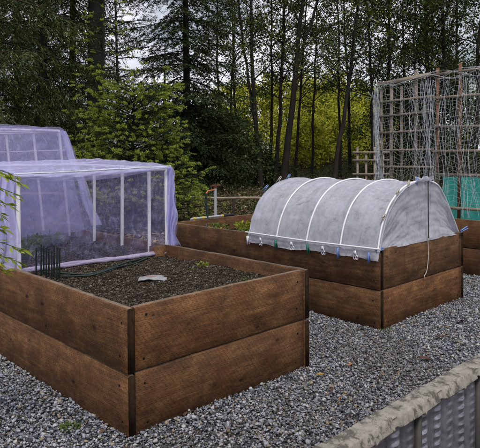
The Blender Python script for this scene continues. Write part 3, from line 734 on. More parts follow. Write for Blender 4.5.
def cover():
    t = thing("row_cover", "grey white fabric row cover stretched over the hoops", "row cover", (2.72, 0.7, 0.55)); mb = MB()
    y0, y1 = 0.070, 1.375
    hy = np.array(HY)
    def sh(u, v):
        y = y0 + (y1 - y0) * v
        x = np.repeat(ARC[:, :1], u.shape[1], 1); z = np.repeat(ARC[:, 1:], u.shape[1], 1)
        dist = np.min(np.abs(y[..., None] - hy), -1)
        cx, cz = x - 2.70, z - 0.55
        sag = 1 - 0.022 * np.clip(dist / 0.16, 0, 1) ** 1.3 * np.clip(cz * 2.5, 0.15, 1)
        wr = 0.006 * waves(33, y, u * 1.6, 2.5, 9) + 0.0025 * waves(34, y, u * 1.6, 10, 8)
        wr = wr - 0.010 * creases(37, y, u * 1.3, 3.0, 9) + 0.005
        foot = np.clip((0.60 - z) / 0.1, 0, 1) * (x < 2.7)
        return 2.70 + cx * sag - wr - foot * 0.010 * (1 + waves(35, y, y * 0, 3, 5)), y, 0.55 + cz * sag + wr - foot * 0.015 * waves(36, y, y * 0, 2, 5)
    ARCn = len(ARC)
    V, Q = grid(sh, ARCn, 150); mb.add(V - o_, Q)
    for ye, sgn in ((y0, 1), (y1, -1)):
        def endp(u, v):
            k = (u * (len(ARC) - 1)).round().astype(int); a = ARC[np.clip(k, 3, len(ARC) - 1)]
            bx = 2.12 + 1.17 * u; bz = 0.565
            # fan of fabric between the end hoop and the bed edge, tucked in below
            x = a[..., 0] + (bx - a[..., 0]) * v; z = a[..., 1] + (bz - a[..., 1]) * v
            x = np.clip(x, 2.075, 3.30)
            f = np.sin(u * 34 + np.sin(u * 9) * 2) * 0.012 * (1 - v) ** 0.7 * v ** 0.3 + 0.010 * waves(38, u * 1.5, v, 2, 8)
            return x, ye + sgn * (0.008 + 0.030 * np.sin(np.pi * v) + 0 * u) + f * (v > 0), z
        V, Q = grid(endp, 60, 50); mb.add(V - o_, Q)
    # tuft of fabric gathered at the ridge
    for k in range(3):
        def tf(u, v, k=k):
            return 2.60 + 0.22 * u + 0.01 * np.sin(v * 9 + k), 0.075 - 0.02 * v * (k - 1) + 0.012 * np.sin(u * 14 + k), 1.024 + (0.030 + 0.012 * np.sin(u * 11 + k * 2)) * v
        V, Q = grid(tf, 24, 8); mb.add(V - o_, Q)
    mb.build("fabric", M['fleece'], t, smooth=True)
cover()

def clip(loc, mat, label, tilt=(0, 0, 0), long=0.05, peg=False, loop=False):
    """spring clothes peg: two jaws meeting at the top, with a spring, or a loop-handled clip"""
    t = thing("clip", label, "clip", loc, "clips holding the row cover"); t.rotation_euler = tilt
    for s in (-1, 1):
        mb = MB()
        if loop:
            a = np.linspace(0, 2 * np.pi, 13)
            mb.tube(np.stack([-0.006 + 0 * a, s * 0.011 + 0.011 * np.cos(a), -long * 0.72 + 0.014 * np.sin(a)], 1), 0.0036, 6)
            mb.bar((-0.006, s * 0.003, 0.012), (-0.006, s * 0.008, -long * 0.50), 0.009, 0.007, (1, 0, 0))
        else:
            mb.bar((s * 0.005 - 0.008, 0, 0.014), (s * 0.010 - 0.008, 0, -long), 0.012, 0.0065, (1, 0, 0))
        mb.build("jaw", M[mat], t)
    MB().tube([(-0.008, -0.008, -0.010), (-0.008, 0.008, -0.010)], 0.0052, 8).build("spring", M['spring'], t)
ordn = ["first", "second", "third", "fourth", "fifth", "sixth", "seventh"]
cy = [(1.345, 'clip_white', 0), (1.195, 'clip_white', 1), (1.020, 'clip_green', 0), (0.855, 'clip_white', 1), (0.690, 'clip_green', 0), (0.545, 'clip_white', 1), (0.405, 'clip_blue', 0), (0.255, 'clip_white', 1), (0.140, 'clip_blue', 0)]
cnt = {}
for y, mt, lp in cy:
    c_ = mt.split("_")[1]; cnt[c_] = cnt.get(c_, 0) + 1
    last = " at the near corner" if y < 0.2 else ""
    clip((2.052, y, 0.540), mt, f"{ordn[cnt[c_]-1]} {c_} clip from the left along the tunnel's lower edge{last}", (R(random.uniform(-8, 8)), R(-6), R(random.uniform(-15, 15))), 0.052 if lp else 0.058, loop=bool(lp))
def arc_at(i): return ARC[i]
for i, mt, lab in ((14, 'clip_grey', "lowest grey peg on the near hoop of the tunnel"), (22, 'clip_grey', "middle grey peg on the near hoop of the tunnel"), (27, 'clip_grey', "upper grey peg on the near hoop of the tunnel"), (31, 'clip_blue', "blue clip left of the tunnel peak on the near hoop"), (35, 'clip_blue', "blue clip right at the tunnel's near peak")):
    a = arc_at(i); clip((a[0], HY[0] + 0.004, a[1] + 0.012), mt, lab, (0, R(95 - i * 2.2), R(10)), 0.04)
for i, mt, lab in ((21, 'clip_blue', "lower blue clip on the far hoop of the tunnel"), (27, 'clip_grey', "grey peg on the far hoop of the tunnel"), (31, 'clip_blue', "upper blue clip on the far hoop of the tunnel")):
    a = arc_at(i); clip((a[0], HY[4] + 0.03, a[1] + 0.02), mt, lab, (0, R(60 - i), R(-50)), 0.06)
clip((3.30, 0.06, 0.600), 'clip_blue', "blue clip on the tunnel's far right bed corner", (0, R(-110), R(-20)), 0.07)
clip((2.10, 0.068, 0.570), 'clip_blue', "blue clip lying flat on the near bed corner of the tunnel", (0, R(70), R(-40)), 0.045)
P = catmull([(2.742, 0.070, 0.60), (2.742, 0.064, 0.54), (2.750, 0.066, 0.46), (2.742, 0.068, 0.38), (2.720, 0.066, 0.33), (2.690, 0.068, 0.30), (2.700, 0.067, 0.28)], 40)
tag(MB().tube(P, 0.0028, 6).build("string", M['string'], smooth=True, origin=P[0]), "pale string hanging down the end boards below the tunnel", "string")

# ------------------------------------------------------------------ small things on bed A
def wire_support():
    t = thing("wire_plant_support", "folded dark green wire plant support standing at the bed edge", "plant support", (0.25, 1.30, 0.5))
    o = np.array(t.location)
    a, b_ = np.array([0.190, 1.345, 0.485]), np.array([0.222, 1.125, 0.485])
    for k in range(9):
        p = a + (b_ - a) * k / 8 + (0.035 * (k % 2), 0.005 * (k % 2), 0)
        hgt = 0.180 + 0.012 * ((k * 7) % 3)
        MB().tube(np.array([p - (0, 0, 0.03), p + (0.003, 0, hgt)]) - o, 0.0052, 6).build("rod", M['green_wire'], t, smooth=True)
    for z in (0.035, 0.165):
        MB().tube(np.array([a + (0, 0, z), (a + b_) / 2 + (0.01, 0.01, z), b_ + (0, 0, z + 0.004)]) - o, 0.003, 6).build("crosswire", M['green_wire'], t, smooth=True)
wire_support()
for k, (lab, dy, ph) in enumerate((("dark green hose lying along the netting hem, upper strand", 0.0, 0.0), ("dark green hose lying along the netting hem, lower strand", -0.055, 1.7))):
    xs = np.linspace(0.27, 0.98, 40)
    P = np.stack([xs, 1.10 + dy + np.clip(xs - 0.45, 0, 1) ** 1.3 * 0.50 + 0.022 * np.sin(xs * 7 + ph), 0.512 + 0.010 * np.sin(xs * 11 + ph)], 1)
    P[:8, 1] += np.linspace(0.12, 0, 8)
    tag(MB().tube(P, 0.0062, 8).build("hose", M['hose'], smooth=True, origin=P[20]), lab, "hose", "green hoses along the netting")
def packet():
    t = NT("printed_packet"); v = t.coord(); sp = t.n("ShaderNodeSeparateXYZ"); t.l(v, sp.inputs[0])
    n = t.noise(v, 70, 3)
    ang = t.math('ADD', t.math('POWER', t.math('DIVIDE', t.math('ADD', sp.outputs[0], 0.01), 0.038), 2.0), t.math('POWER', t.math('DIVIDE', sp.outputs[1], 0.030), 2.0))
    red = t.math('LESS_THAN', t.math('ADD', ang, t.math('MULTIPLY', n, 0.9)), 1.1)
    c = t.mix(t.math('MULTIPLY', red, 0.75), t.mix(n, (0.20, 0.20, 0.20), (0.36, 0.36, 0.355)), (0.28, 0.11, 0.10)); t.pbr(c, 0.35, 0, t.bump(n, 0.003, .5), 0.5)
    def f(u, v_):
        x = (u - .5) * 0.165; y = (v_ - .5) * 0.125
        return x, y, 0.008 + 0.006 * waves(51, x * 6, y * 6, 1, 6) + 0.008 * (1 - (2 * u - 1) ** 2)
    V, Q = grid(f, 30, 24); mb = MB(); mb.add(V, Q); mb.add(V - (0, 0, 0.003), Q[:, ::-1])
    o = mb.build("seed_packet", t.m, smooth=True); o.location = (0.610, 0.685, 0.502); o.rotation_euler = (0, 0, R(-38))
    tag(o, "pale crumpled seed packet with a reddish print lying on the soil", "seed packet")
packet()

def weed(loc, r, n, mat, label, seed, hgt=0.03, ln=0.03):
    g = np.random.default_rng(seed)
    a = g.uniform(0, 6.28, n); rr = r * np.sqrt(g.random(n))
    C = np.stack([rr * np.cos(a), rr * np.sin(a), g.uniform(0, hgt, n)], 1)
    D = np.stack([np.cos(a) + g.normal(0, .5, n), np.sin(a) + g.normal(0, .5, n), g.uniform(0.1, 0.9, n)], 1)
    V, Q = leaf_quads(C, D, np.array([0, 0, 1.0]) + g.normal(0, .4, (n, 3)), g.uniform(.5, 1.1, n) * ln, g.uniform(.3, .5, n) * ln)
    o = np_mesh("weed", V, Q, M[mat]); o.location = loc
    return tag(o, label, "weed", "weeds")
weed((1.085, 0.80, 0.49), 0.035, 90, 'lime_leaf', "bright green weed tuft near the far side of the bare soil", 1, 0.03, 0.022)
weed((0.925, 0.735, 0.49), 0.032, 50, 'weed', "dull green weed tuft in the soil right of the seed packet", 2, 0.02, 0.02)
weed((1.0, 0.30, 0.49), 0.02, 26, 'weed', "tiny weed in the soil near the right end board", 3, 0.015, 0.016)
weed((-0.14, 0.26, 0.008), 0.040, 75, 'weed', "low green weed in the gravel beside the bed's left wall", 4, 0.015, 0.022)
weed((2.10, 0.035, 0.01), 0.05, 60, 'weed', "mossy weed at the foot of the tunnel bed's near corner", 5, 0.012, 0.015)
for k, (x, y, s) in enumerate(((2.30, 2.10, 0.09), (2.55, 2.28, 0.10), (2.85, 2.2, 0.10), (2.42, 1.75, 0.07), (3.05, 2.05, 0.11))):
    weed((x, y, 0.44), s, 130, 'weed' if k % 2 else 'lime_leaf', ["leafy weed by the tunnel bed's left board", "leafy weed by the tunnel bed's end board", "leafy weed in the middle of the tunnel bed's end", "short weed just behind the fabric tunnel", "leafy weed by the tunnel bed's right board"][k], 20 + k, 0.09, 0.05)
for k, (x, y, s) in enumerate(((0.50, 2.25, 0.16), (0.75, 2.45, 0.14), (0.35, 1.95, 0.09))):
    weed((x, y, 0.49), s, 220, 'weed', ["broad leafy plant under the low netting", "leafy plant at the back under the low netting", "small leafy plant under the low netting's left side"][k], 30 + k, 0.09, 0.05)
for k, (x, y) in enumerate(((2.4, 0.4), (2.75, 0.55), (3.05, 0.5), (2.5, 0.95), (2.9, 1.1))):
    weed((x, y, 0.44), 0.17, 240, 'dark_leaf', ["dim leafy plant under the tunnel fabric, near left", "dim leafy plant under the tunnel fabric, near middle", "dim leafy plant under the tunnel fabric, near right", "dim leafy plant under the tunnel fabric, far left", "dim leafy plant under the tunnel fabric, far right"][k], 40 + k, 0.28, 0.09)

def fallen(loc, mat, ln, label, rz):
    def f(u, v):
        wdt = np.sin(np.pi * np.clip(u, 0.02, 1)) ** 0.7 * (1 - 0.3 * np.abs(np.sin(u * 14))) * 0.42
        return (u - .5) * ln, (v - .5) * ln * wdt, 0.25 * ln * (v - .5) ** 2 + 0.06 * ln * np.sin(u * 5)
    V, Q = grid(f, 16, 7); mb = MB(); mb.add(V, Q)
    o = mb.build("fallen_leaf", M[mat], smooth=True); o.location = loc; o.rotation_euler = (R(random.uniform(-15, 15)), R(random.uniform(-15, 15)), rz)
    tag(o, label, "fallen leaf", "fallen leaves on the gravel")
for x, y, mt, ln, lab, rz in ((1.36, -0.19, 'dead_orange', 0.06, "bright orange fallen leaf on the gravel before the low wall", 0.3), (1.12, -0.16, 'dead_yellow', 0.05, "yellow fallen leaf on the gravel left of the orange one", -0.9),
        (1.45, -0.16, 'dead_brown', 0.05, "small brown leaf beside the orange leaf", 1.0), (1.75, -0.44, 'dead_brown', 0.08, "curled brown leaf on the gravel close to the low wall", 2.0), (2.62, -0.25, 'dead_brown', 0.10, "dark brown leaf on the gravel near the tunnel bed", 0.2),
        (2.95, -0.35, 'dead_brown', 0.08, "dark brown leaf on the gravel right of the tunnel bed", 1.2), (2.2, -0.33, 'dead_brown', 0.09, "flat dark leaf on the gravel midway along the low wall", 2.3), (1.0, -0.33, 'dead_brown', 0.05, "small dark leaf on the gravel by the wall's near end", 0.6),
        (0.95, -0.42, 'dead_orange', 0.035, "tiny orange leaf scrap by the low wall", 0.1)):
    fallen((x, y, 0.030), mt, ln, lab, rz)

def debris():
    """brown needles, bark flakes and leaf scraps caught between the stones, thicker in patches and along the edges"""
    g = np.random.default_rng(123); n = 30000
    P = np.stack([g.uniform(-1.6, 4.6, n), g.uniform(-0.93, 4.2, n), np.zeros(n)], 1)
    for b in (BA, BB, BE): P = P[~inside(P, b, 0.004)]
    d = waves(131, P[:, 0], P[:, 1], 0.8, 9)
    edge = np.exp(-np.clip(P[:, 1] + 0.955, 0, 9) / 0.10) * 0.8 + 0.5 * (inside(P, BA, .06) | inside(P, BB, .06))
    P = P[g.random(len(P)) < np.clip((d - 0.35) * 0.55, 0.03, 0.5) * 0.6 + edge * 0.55]; n = len(P)
    P[:, 2] = 0.023 + 0.012 * (0.5 + 0.5 * np.sin(P[:, 0] * 5) * np.cos(P[:, 1] * 4)) + g.random(n) * 0.006 - 0.006
    ls = g.uniform(.008, .038, n); wd = ls * g.uniform(.10, .5, n)
    V, Q = leaf_quads(P, g.normal(0, 1, (n, 3)) * (1, 1, .22), np.array([0, 0, 1.0]) + g.normal(0, .35, (n, 3)), ls, wd, 0.1)
    tag(np_mesh("debris", V, Q, M['scrap']), "brown needles and leaf scraps caught in the gravel", "debris", kind='stuff')
debris()

# ------------------------------------------------------------------ irrigation riser on the end board of bed B
def riser():
    t = thing("irrigation_riser", "grey irrigation standpipe with orange valve behind the tunnel bed", "standpipe", (2.72, 2.53, 0.57)); o = np.array(t.location)
    pipe(t, [(2.72, 2.535, 0.05), (2.72, 2.535, 0.90)], 0.017, "standpipe", 'pvc_grey')
    pipe(t, [(2.35, 2.50, 0.585), (2.72, 2.50, 0.587), (2.86, 2.50, 0.587)], 0.012, "supply_pipe", 'pvc_grey')
    for x in (2.38, 2.50, 2.78): pipe(t, [(x, 2.50, 0.586), (x + 0.03, 2.50, 0.586)], 0.0145, "tape", 'yellow_tape')
    pipe(t, [(2.80, 2.50, 0.587), (2.95, 2.50, 0.587)], 0.015, "coupling", 'black')
    pipe(t, [(2.72, 2.535, 0.87), (2.60, 2.52, 0.865), (2.57, 2.515, 0.83)], 0.009, "valve", 'orange')
    pipe(t, [(2.67, 2.535, 0.915), (2.78, 2.535, 0.915)], 0.014, "tap_handle", 'rust')
    pipe(t, [(2.72, 2.535, 0.89), (2.72, 2.535, 0.93)], 0.022, "tap_body", 'rust')
    P = catmull([(2.575, 2.515, 0.84), (2.565, 2.51, 0.74), (2.575, 2.50, 0.64), (2.56, 2.49, 0.55), (2.5, 2.44, 0.47)], 24)
    pipe(t, P, 0.013, "hose", 'hose')
riser()

# ------------------------------------------------------------------ trellis with string netting on bed E
TX = 4.56
def trellis(name_label, posts, rails, mat, top, group="lath trellises behind the tunnel"):
    t = thing("trellis", name_label, "trellis", (TX, posts[0][0], 0.5), group); o = np.array(t.location)
    for y, z1, wd in posts: MB().bar(np.array((TX, y, 0.42)) - o, np.array((TX, y + rng.normal(0, .01), z1)) - o, wd, 0.02, (1, 0, 0)).build("post", M[mat], t)
    for z, ya, yb, wd, dz in rails: MB().bar(np.array((TX - 0.021, ya, z)) - o, np.array((TX - 0.021, yb, z + dz)) - o, 0.018, wd, (0, 0, 1)).build("rail", M['old_wood'], t)
trellis("weathered grey lath trellis rising behind the fabric tunnel", [(1.62, 2.02, 0.026), (1.50, 2.06, 0.034), (1.36, 2.03, 0.026), (1.19, 2.20, 0.036)],
        [(2.075, 1.66, 0.99, 0.046, 0.05), (1.865, 1.66, 0.95, 0.023, 0.02), (1.695, 1.66, 0.95, 0.023, 0.02), (1.50, 1.66, 0.95, 0.023, 0.01), (1.295, 1.68, 0.95, 0.023, 0.0), (1.10, 1.68, 0.95, 0.023, 0.0), (0.9, 1.66, 0.95, 0.023, 0.0)], 'old_wood', 2.1)
trellis("trellis of red brown stakes with thin rails above the teal cloth", [(0.925, 2.19, 0.030), (0.675, 2.21, 0.030), (0.36, 2.15, 0.030)],
        [(2.115, 0.99, 0.20, 0.024, 0.015), (1.86, 0.96, 0.20, 0.026, 0.0), (1.545, 0.99, 0.20, 0.026, -0.02), (1.275, 0.97, 0.20, 0.026, 0.0), (1.015, 0.99, 0.20, 0.035, 0.0), (0.66, 0.97, 0.20, 0.030, 0.0)], 'stake', 2.1)

def string_net(label, y0, y1, z0, z1, cell, seed, bundles):
    t = thing("trellis_netting", label, "netting", (TX - 0.03, (y0 + y1) / 2, z0), "string netting on the trellis"); o = np.array(t.location)
    g = np.random.default_rng(seed)
    mb = MB(); ny = int((y1 - y0) / cell) + 1; nzz = int((z1 - z0) / cell) + 1
    uu, vv = np.meshgrid(np.linspace(y0, y1, ny), np.linspace(z0, z1, nzz), indexing='ij')
    hang = (z1 - vv)
    Y = uu + 0.035 * waves(seed, uu, vv, 1.4, 7) + g.normal(0, 0.005, uu.shape) + 0.04 * np.sin(vv * 3 + uu * 5) * hang
    Z = vv - 0.05 * np.sin((uu - y0) / (y1 - y0) * 9) ** 2 + 0.05 * waves(seed + 1, uu, vv, 1.5, 7) + g.normal(0, 0.006, uu.shape)
    X = TX - 0.04 + 0.03 * waves(seed + 2, uu, vv, 1.2, 7)
    G = np.stack([X, Y, Z], -1) - o
    for i in range(ny): mb.tube(G[i], 0.0010, 4, False)
    for j in range(nzz): mb.tube(G[:, j], 0.0009, 4, False)
    mb.build("string_mesh", M['mesh_string'], t)
    bd = MB()
    for (ya, za, yb, zb, k, spr) in bundles:
        for q in range(k):
            ph = g.uniform(0, 6.28, 3); s = np.linspace(0, 1, 26)
            P = np.stack([TX - 0.05 + 0.03 * np.sin(s * 9 + ph[0]) + g.normal(0, .012), ya + (yb - ya) * s + spr * np.sin(s * 6 + ph[1]) + g.normal(0, spr), za + (zb - za) * s + spr * 0.8 * np.sin(s * 8 + ph[2])], 1)
            bd.tube(P - o, 0.0012, 4, False)
    bd.build("gathered_string", M['mesh_white'], t)
string_net("pale string netting bunched on the grey lath trellis", 0.97, 1.70, 0.85, 2.08, 0.046, 5, [(1.66, 2.05, 1.63, 0.95, 20, 0.016), (1.71, 1.98, 1.62, 0.95, 6, 0.020), (1.00, 2.05, 1.02, 0.9, 9, 0.035), (1.66, 2.04, 0.98, 2.10, 4, 0.030), (1.25, 2.06, 1.08, 1.0, 6, 0.05)])
string_net("pale string netting hanging on the red brown stakes", 0.15, 0.95, 0.70, 2.12, 0.046, 8, [(0.99, 2.08, 0.92, 0.62, 12, 0.03), (0.98, 2.10, 0.15, 2.10, 7, 0.06), (0.78, 2.06, 0.84, 0.60, 5, 0.035), (0.55, 2.06, 0.50, 0.60, 6, 0.045), (0.40, 2.06, 0.30, 0.60, 7, 0.05), (0.62, 2.05, 0.60, 0.60, 4, 0.04)])
def tealcloth():
    def f(u, v):
        y = 0.885 - 0.85 * u; z = 0.52 + (0.475 + 0.02 * np.sin(u * 7)) * v
        return TX + 0.05 + 0.02 * waves(71, y, z, 2, 7) + 0.012 * np.sin(y * 40 + 3 * np.sin(z * 6)) * (0.3 + v), y, z
    V, Q = grid(f, 120, 50); o = np.array((TX + .05, 0.45, 0.52)); mb = MB(); mb.add(V - o, Q)
    ob = mb.build("shade_cloth", M['teal'], smooth=True); ob.location = o
    tag(ob, "teal shade cloth stretched low behind the red brown stakes", "shade cloth")
tealcloth()

# far small lath fence and timber rail
def lath_fence():
    b = spot(372, 8.6); t = thing("lath_fence", "small grey lath fence beyond the tunnel, left of the trellis", "fence", b)
    for k in range(4):
        p = RH * (k * 0.13 - 0.22); MB().bar(p, p + np.array((0, 0, 1.36 - 0.1 * (k % 2))), 0.03, 0.02, (FH[0], FH[1], 0)).build("post", M['old_wood'], t)
    for z in (0.95, 1.16, 1.28): MB().bar(RH * -0.30 - FH * 0.02 + (0, 0, z), RH * 0.30 - FH * 0.02 + (0, 0, z), 0.02, 0.03).build("rail", M['old_wood'], t)
lath_fence()
def timber_rail():
    a = np.array([4.05, 5.95, 0.0]); b = np.array([6.15, 4.95, 0.0])
    t = thing("timber_rail", "low weathered timber rail on short posts at the woodland edge", "rail", (a + b) / 2); o = np.array(t.location)
    zz = 0.62
    P = np.stack([a + (b - a) * s + (0, 0, zz + 0.02 - 0.115 * (s + 0.5) + 0.010 * math.sin(s * 9)) for s in np.linspace(-0.9, 1.15, 16)])
    MB().tube(P - o, 0.022 + 0.003 * np.sin(np.arange(16)), 9).build("pole", M['old_wood'], t, smooth=True)
    for s in (-0.8, -0.1, 0.35, 0.7, 1.05):
        p = a + (b - a) * s; MB().tube(np.array([(p[0], p[1], -0.05), (p[0], p[1], zz - 0.0 - 0.115 * (s + 0.5))]) - o, 0.022, 8).build("post", M['bark_brown'], t, smooth=True)
timber_rail()

# ------------------------------------------------------------------ trees
def limb_path(g, p0, d0, ln, n=8, droop=0.0, wob=0.15, upturn=0.0):
    P = [p0]; d = unit(np.array(d0, float)); st = ln / (n - 1)
    for i in range(n - 1):
        d = unit(d + g.normal(0, wob, 3) * 0.5 + np.array([0, 0, -droop + upturn * i / n]))
        P.append(P[-1] + d * st)
    return np.array(P)

def broadleaf(base, lean, height, r0, crown0, nl, llen, leaves_per, lsize, leafmat, barkmat, label, seed, cat="tree", name="deciduous_tree", group=None, fork=None, up=0.55, spread=0.10, twigs=6):
    g = np.random.default_rng(seed); t = thing(name, label, cat, base, group)
    tr = MB(); k = 22; s = np.linspace(0, 1, k)
    wob = np.stack([np.cumsum(g.normal(0, 1, k)), np.cumsum(g.normal(0, 1, k)), np.zeros(k)], 1); wob -= wob[0]
    TP = np.stack([lean[0] * s, lean[1] * s, height * s - 0.15], 1) + wob * 0.018 * height / 8
    TR = r0 * (1 - 0.78 * s) * (1 + 0.35 * np.exp(-s * 30))
    tr.tube(TP, TR, 10)
    stems = [(TP, TR)]
    if fork:
        i0 = int(fork[0] * k); n2 = k - i0; s2 = np.linspace(0, 1, n2)
        FP = TP[i0] + np.stack([fork[1] * s2 ** 0.9, fork[2] * s2 ** 0.9, (height - TP[i0][2]) * s2], 1) + np.cumsum(g.normal(0, .03, (n2, 3)), 0) * [[1, 1, 0]]
        FP[0] = TP[i0]; FR = TR[i0] * 0.7 * (1 - 0.75 * s2); tr.tube(FP, FR, 8); stems.append((FP, FR))
    C, D = [], []
    for q in range(nl):
        SP, SR = stems[q % len(stems)]; f = crown0 + (1 - crown0) * ((q + g.random()) / nl)
        i = min(len(SP) - 1, int(f * (len(SP) - 1))); p0 = SP[i]
        if len(stems) > 1 and SP is stems[1][0] and p0[2] < crown0 * height: pass
        a = q * 2.4 + g.uniform(-.5, .5); l_ = llen * (1.1 - 0.6 * f) * g.uniform(.6, 1.25)
        LP = limb_path(g, p0, (math.cos(a), math.sin(a), up * g.uniform(.3, 1.4)), l_, 8, 0.02, 0.22)
        tr.tube(LP, np.linspace(min(SR[i] * 0.45, 0.024), 0.003, 8), 5, False)
        for tw in range(twigs):
            j = g.integers(2, 8); dd = unit(LP[min(j, 7)] - LP[j - 1]) + g.normal(0, .75, 3)
            TW = limb_path(g, LP[j], dd, l_ * g.uniform(.2, .45), 5, 0.04, 0.3)
            tr.tube(TW, np.linspace(0.007, 0.002, 5), 3, False)
            m_ = int(leaves_per * g.uniform(.5, 1.4)); ix = g.uniform(0, 4, m_); i0 = ix.astype(int); fr_ = (ix - i0)[:, None]
            c = TW[i0] * (1 - fr_) + TW[np.minimum(i0 + 1, 4)] * fr_ + g.normal(0, spread, (m_, 3))
            C.append(c); D.append(g.normal(0, 1, (m_, 3)) + unit(dd) * 0.6 - np.array([0, 0, 0.35]))
    C = np.concatenate(C); D = np.concatenate(D); n = len(C)
    ls = lsize * g.uniform(.6, 1.3, n)
    V, Q = leaf_quads(C, D, np.array([0, 0, 1.0]) + g.normal(0, .8, (n, 3)), ls, ls * g.uniform(.55, .8, n))
    tr.build("trunk", M[barkmat], t, smooth=True)
    np_mesh("crown", V, Q, M[leafmat], t)
    return t

ALG = "slim dark trunks at the back of the garden"
def alder(px0, px1, d, r0, label, seed, height=8.0, **kw):
    b = spot(px0, d); ztop = 1.22 + 157 / 564.65 * d          # the height the photo's top edge reaches
    sl = (px1 - px0) / 564.65 * d / ztop * height
    a = dict(crown0=0.35, nl=31, llen=2.3, leaves_per=30, lsize=0.068, leafmat='alder_leaf', barkmat='bark', spread=0.085, up=0.8); a.update(kw)
    a['leaves_per'] = int(a['leaves_per'] * 0.80); r0 *= 0.64
    return broadleaf(b, (RH[0] * sl, RH[1] * sl), height, r0, label=label, seed=seed, group=ALG, **a)
alder(262, 250, 15, 0.115, "slim alder curving left above the tunnel's far end", 1001, fork=(0.25, -0.5, 0.5))
alder(274, 286, 16, 0.105, "straight slim alder just left of the forked one", 1002)
alder(282, 302, 15, 0.155, "thickest forked alder behind the tunnel's left end", 1003, fork=(0.45, 1.3, -0.9), leaves_per=40)
alder(331, 363, 14, 0.095, "thin alder leaning right behind the fabric tunnel", 1004)
alder(375, 371, 16, 0.085, "thin dark trunk behind the trellis's left edge", 1005, leafmat='maple_leaf')
alder(386, 386, 17, 0.11, "dark straight trunk behind the grey lath trellis", 1006, leafmat='maple_leaf', leaves_per=48)
alder(414, 414, 15, 0.07, "very thin trunk seen above the lath trellis's tall post", 1007, leafmat='maple_leaf', leaves_per=46)
alder(425, 424, 17, 0.15, "stout dark trunk above the gap between both trellises", 1008, leafmat='maple_leaf', leaves_per=54)
alder(431, 430, 18.5, 0.09, "slender trunk close beside the stout dark one", 1009, leafmat='maple_leaf', leaves_per=40)
alder(443, 441, 15, 0.115, "dark trunk between the two red brown stakes", 1010, leafmat='maple_leaf', leaves_per=54)
alder(474, 478, 14, 0.10, "leafy tree at the photo's right edge over the stakes", 1011, leafmat='alder_leaf', leaves_per=56)
alder(240, 234, 19, 0.075, "thin pole like alder left of the curving one", 1012, leaves_per=34)
alder(350, 346, 20, 0.10, "alder far back between leaning trunk and trellis", 1013, leaves_per=44)
alder(312, 318, 19, 0.08, "slender alder above the middle of the fabric tunnel", 1014, leaves_per=44)
alder(268, 272, 17, 0.08, "slim upright alder between the curving and straight ones", 1016, leaves_per=28)
alder(296, 309, 18, 0.08, "slim alder just right of the forked trunk", 1017, leaves_per=28)
alder(340, 335, 18, 0.075, "upright slim alder crossing behind the leaning trunk", 1018, leaves_per=28)
alder(402, 404, 19, 0.085, "slim dark trunk behind the lath trellis's middle", 1019, leafmat='maple_leaf', leaves_per=34)
alder(456, 455, 17.5, 0.09, "slim dark trunk just left of the right red brown stake", 1020, leafmat='maple_leaf', leaves_per=36)
alder(228, 243, 20, 0.08, "slim alder leaning right beside the fir", 1021, leaves_per=28)
alder(218, 222, 18, 0.08, "thin alder half hidden by the dark fir", 1015, leaves_per=34)

# yellow green shrubs and darker understorey beyond the trunks
SH = "yellow green shrubs beyond the trunks"
for k, (px, d, hgt, wd, mt, lab) in enumerate((
        (248, 29, 4.3, 1.5, 'yellow_leaf', "yellow green shrub showing left of the curving alder"), (270, 28, 4.4, 1.6, 'yellow_leaf', "yellow green shrub between the curving and straight alders"), (304, 28, 4.6, 2.2, 'yellow_leaf', "broad yellow shrub right of the forked alder"),
        (328, 27, 4.3, 2.0, 'yellow_leaf', "bright yellow shrub behind the leaning trunk"), (350, 30, 4.0, 2.0, 'yellow_leaf', "yellow green shrub below the blue roof"), (374, 28, 4.0, 1.7, 'yellow_leaf', "yellow green shrub behind the small lath fence"), (287, 31, 4.4, 2.0, 'yellow_leaf', "yellow green shrub behind the forked alder"), (318, 33, 4.6, 2.2, 'yellow_leaf', "tall yellow shrub furthest back above the tunnel"), (228, 31, 4.2, 1.6, 'yellow_leaf', "yellow green shrub glimpsed right of the fir"), (338, 24, 2.4, 1.4, 'yellow_leaf', "low yellow shrub at the leaning trunk's foot"), (300, 23, 2.0, 1.4, 'yellow_leaf', "low yellow shrub right of the forked alder's foot"),
        (400, 20, 3.6, 1.7, 'maple_leaf', "dark shrub behind the grey lath trellis"), (432, 19, 3.8, 1.7, 'maple_leaf', "dark shrub behind the red brown stakes"), (466, 20, 4.0, 1.8, 'maple_leaf', "dark shrub at the right edge behind the stakes"), (222, 17, 2.2, 1.0, 'dark_leaf', "dark bush beside the fir's right side"), (252, 16.5, 1.1, 0.9, 'dark_leaf', "low dark bush at the foot of the curving alder"), (205, 15, 2.4, 1.5, 'dark_leaf', "dark bush under the fir's lowest boughs"))):
    broadleaf(spot(px, d), (0, 0), hgt * 0.9, 0.05, 0.06, 34, wd * 1.15, 26 if mt == 'yellow_leaf' else 30 if mt == 'alder_leaf' else 60, 0.13 if mt == 'yellow_leaf' else 0.078, mt, 'bark', lab, 1100 + k, "shrub", "shrub", SH if mt == 'yellow_leaf' else "dark bushes under the trees", up=0.5, spread=0.13)

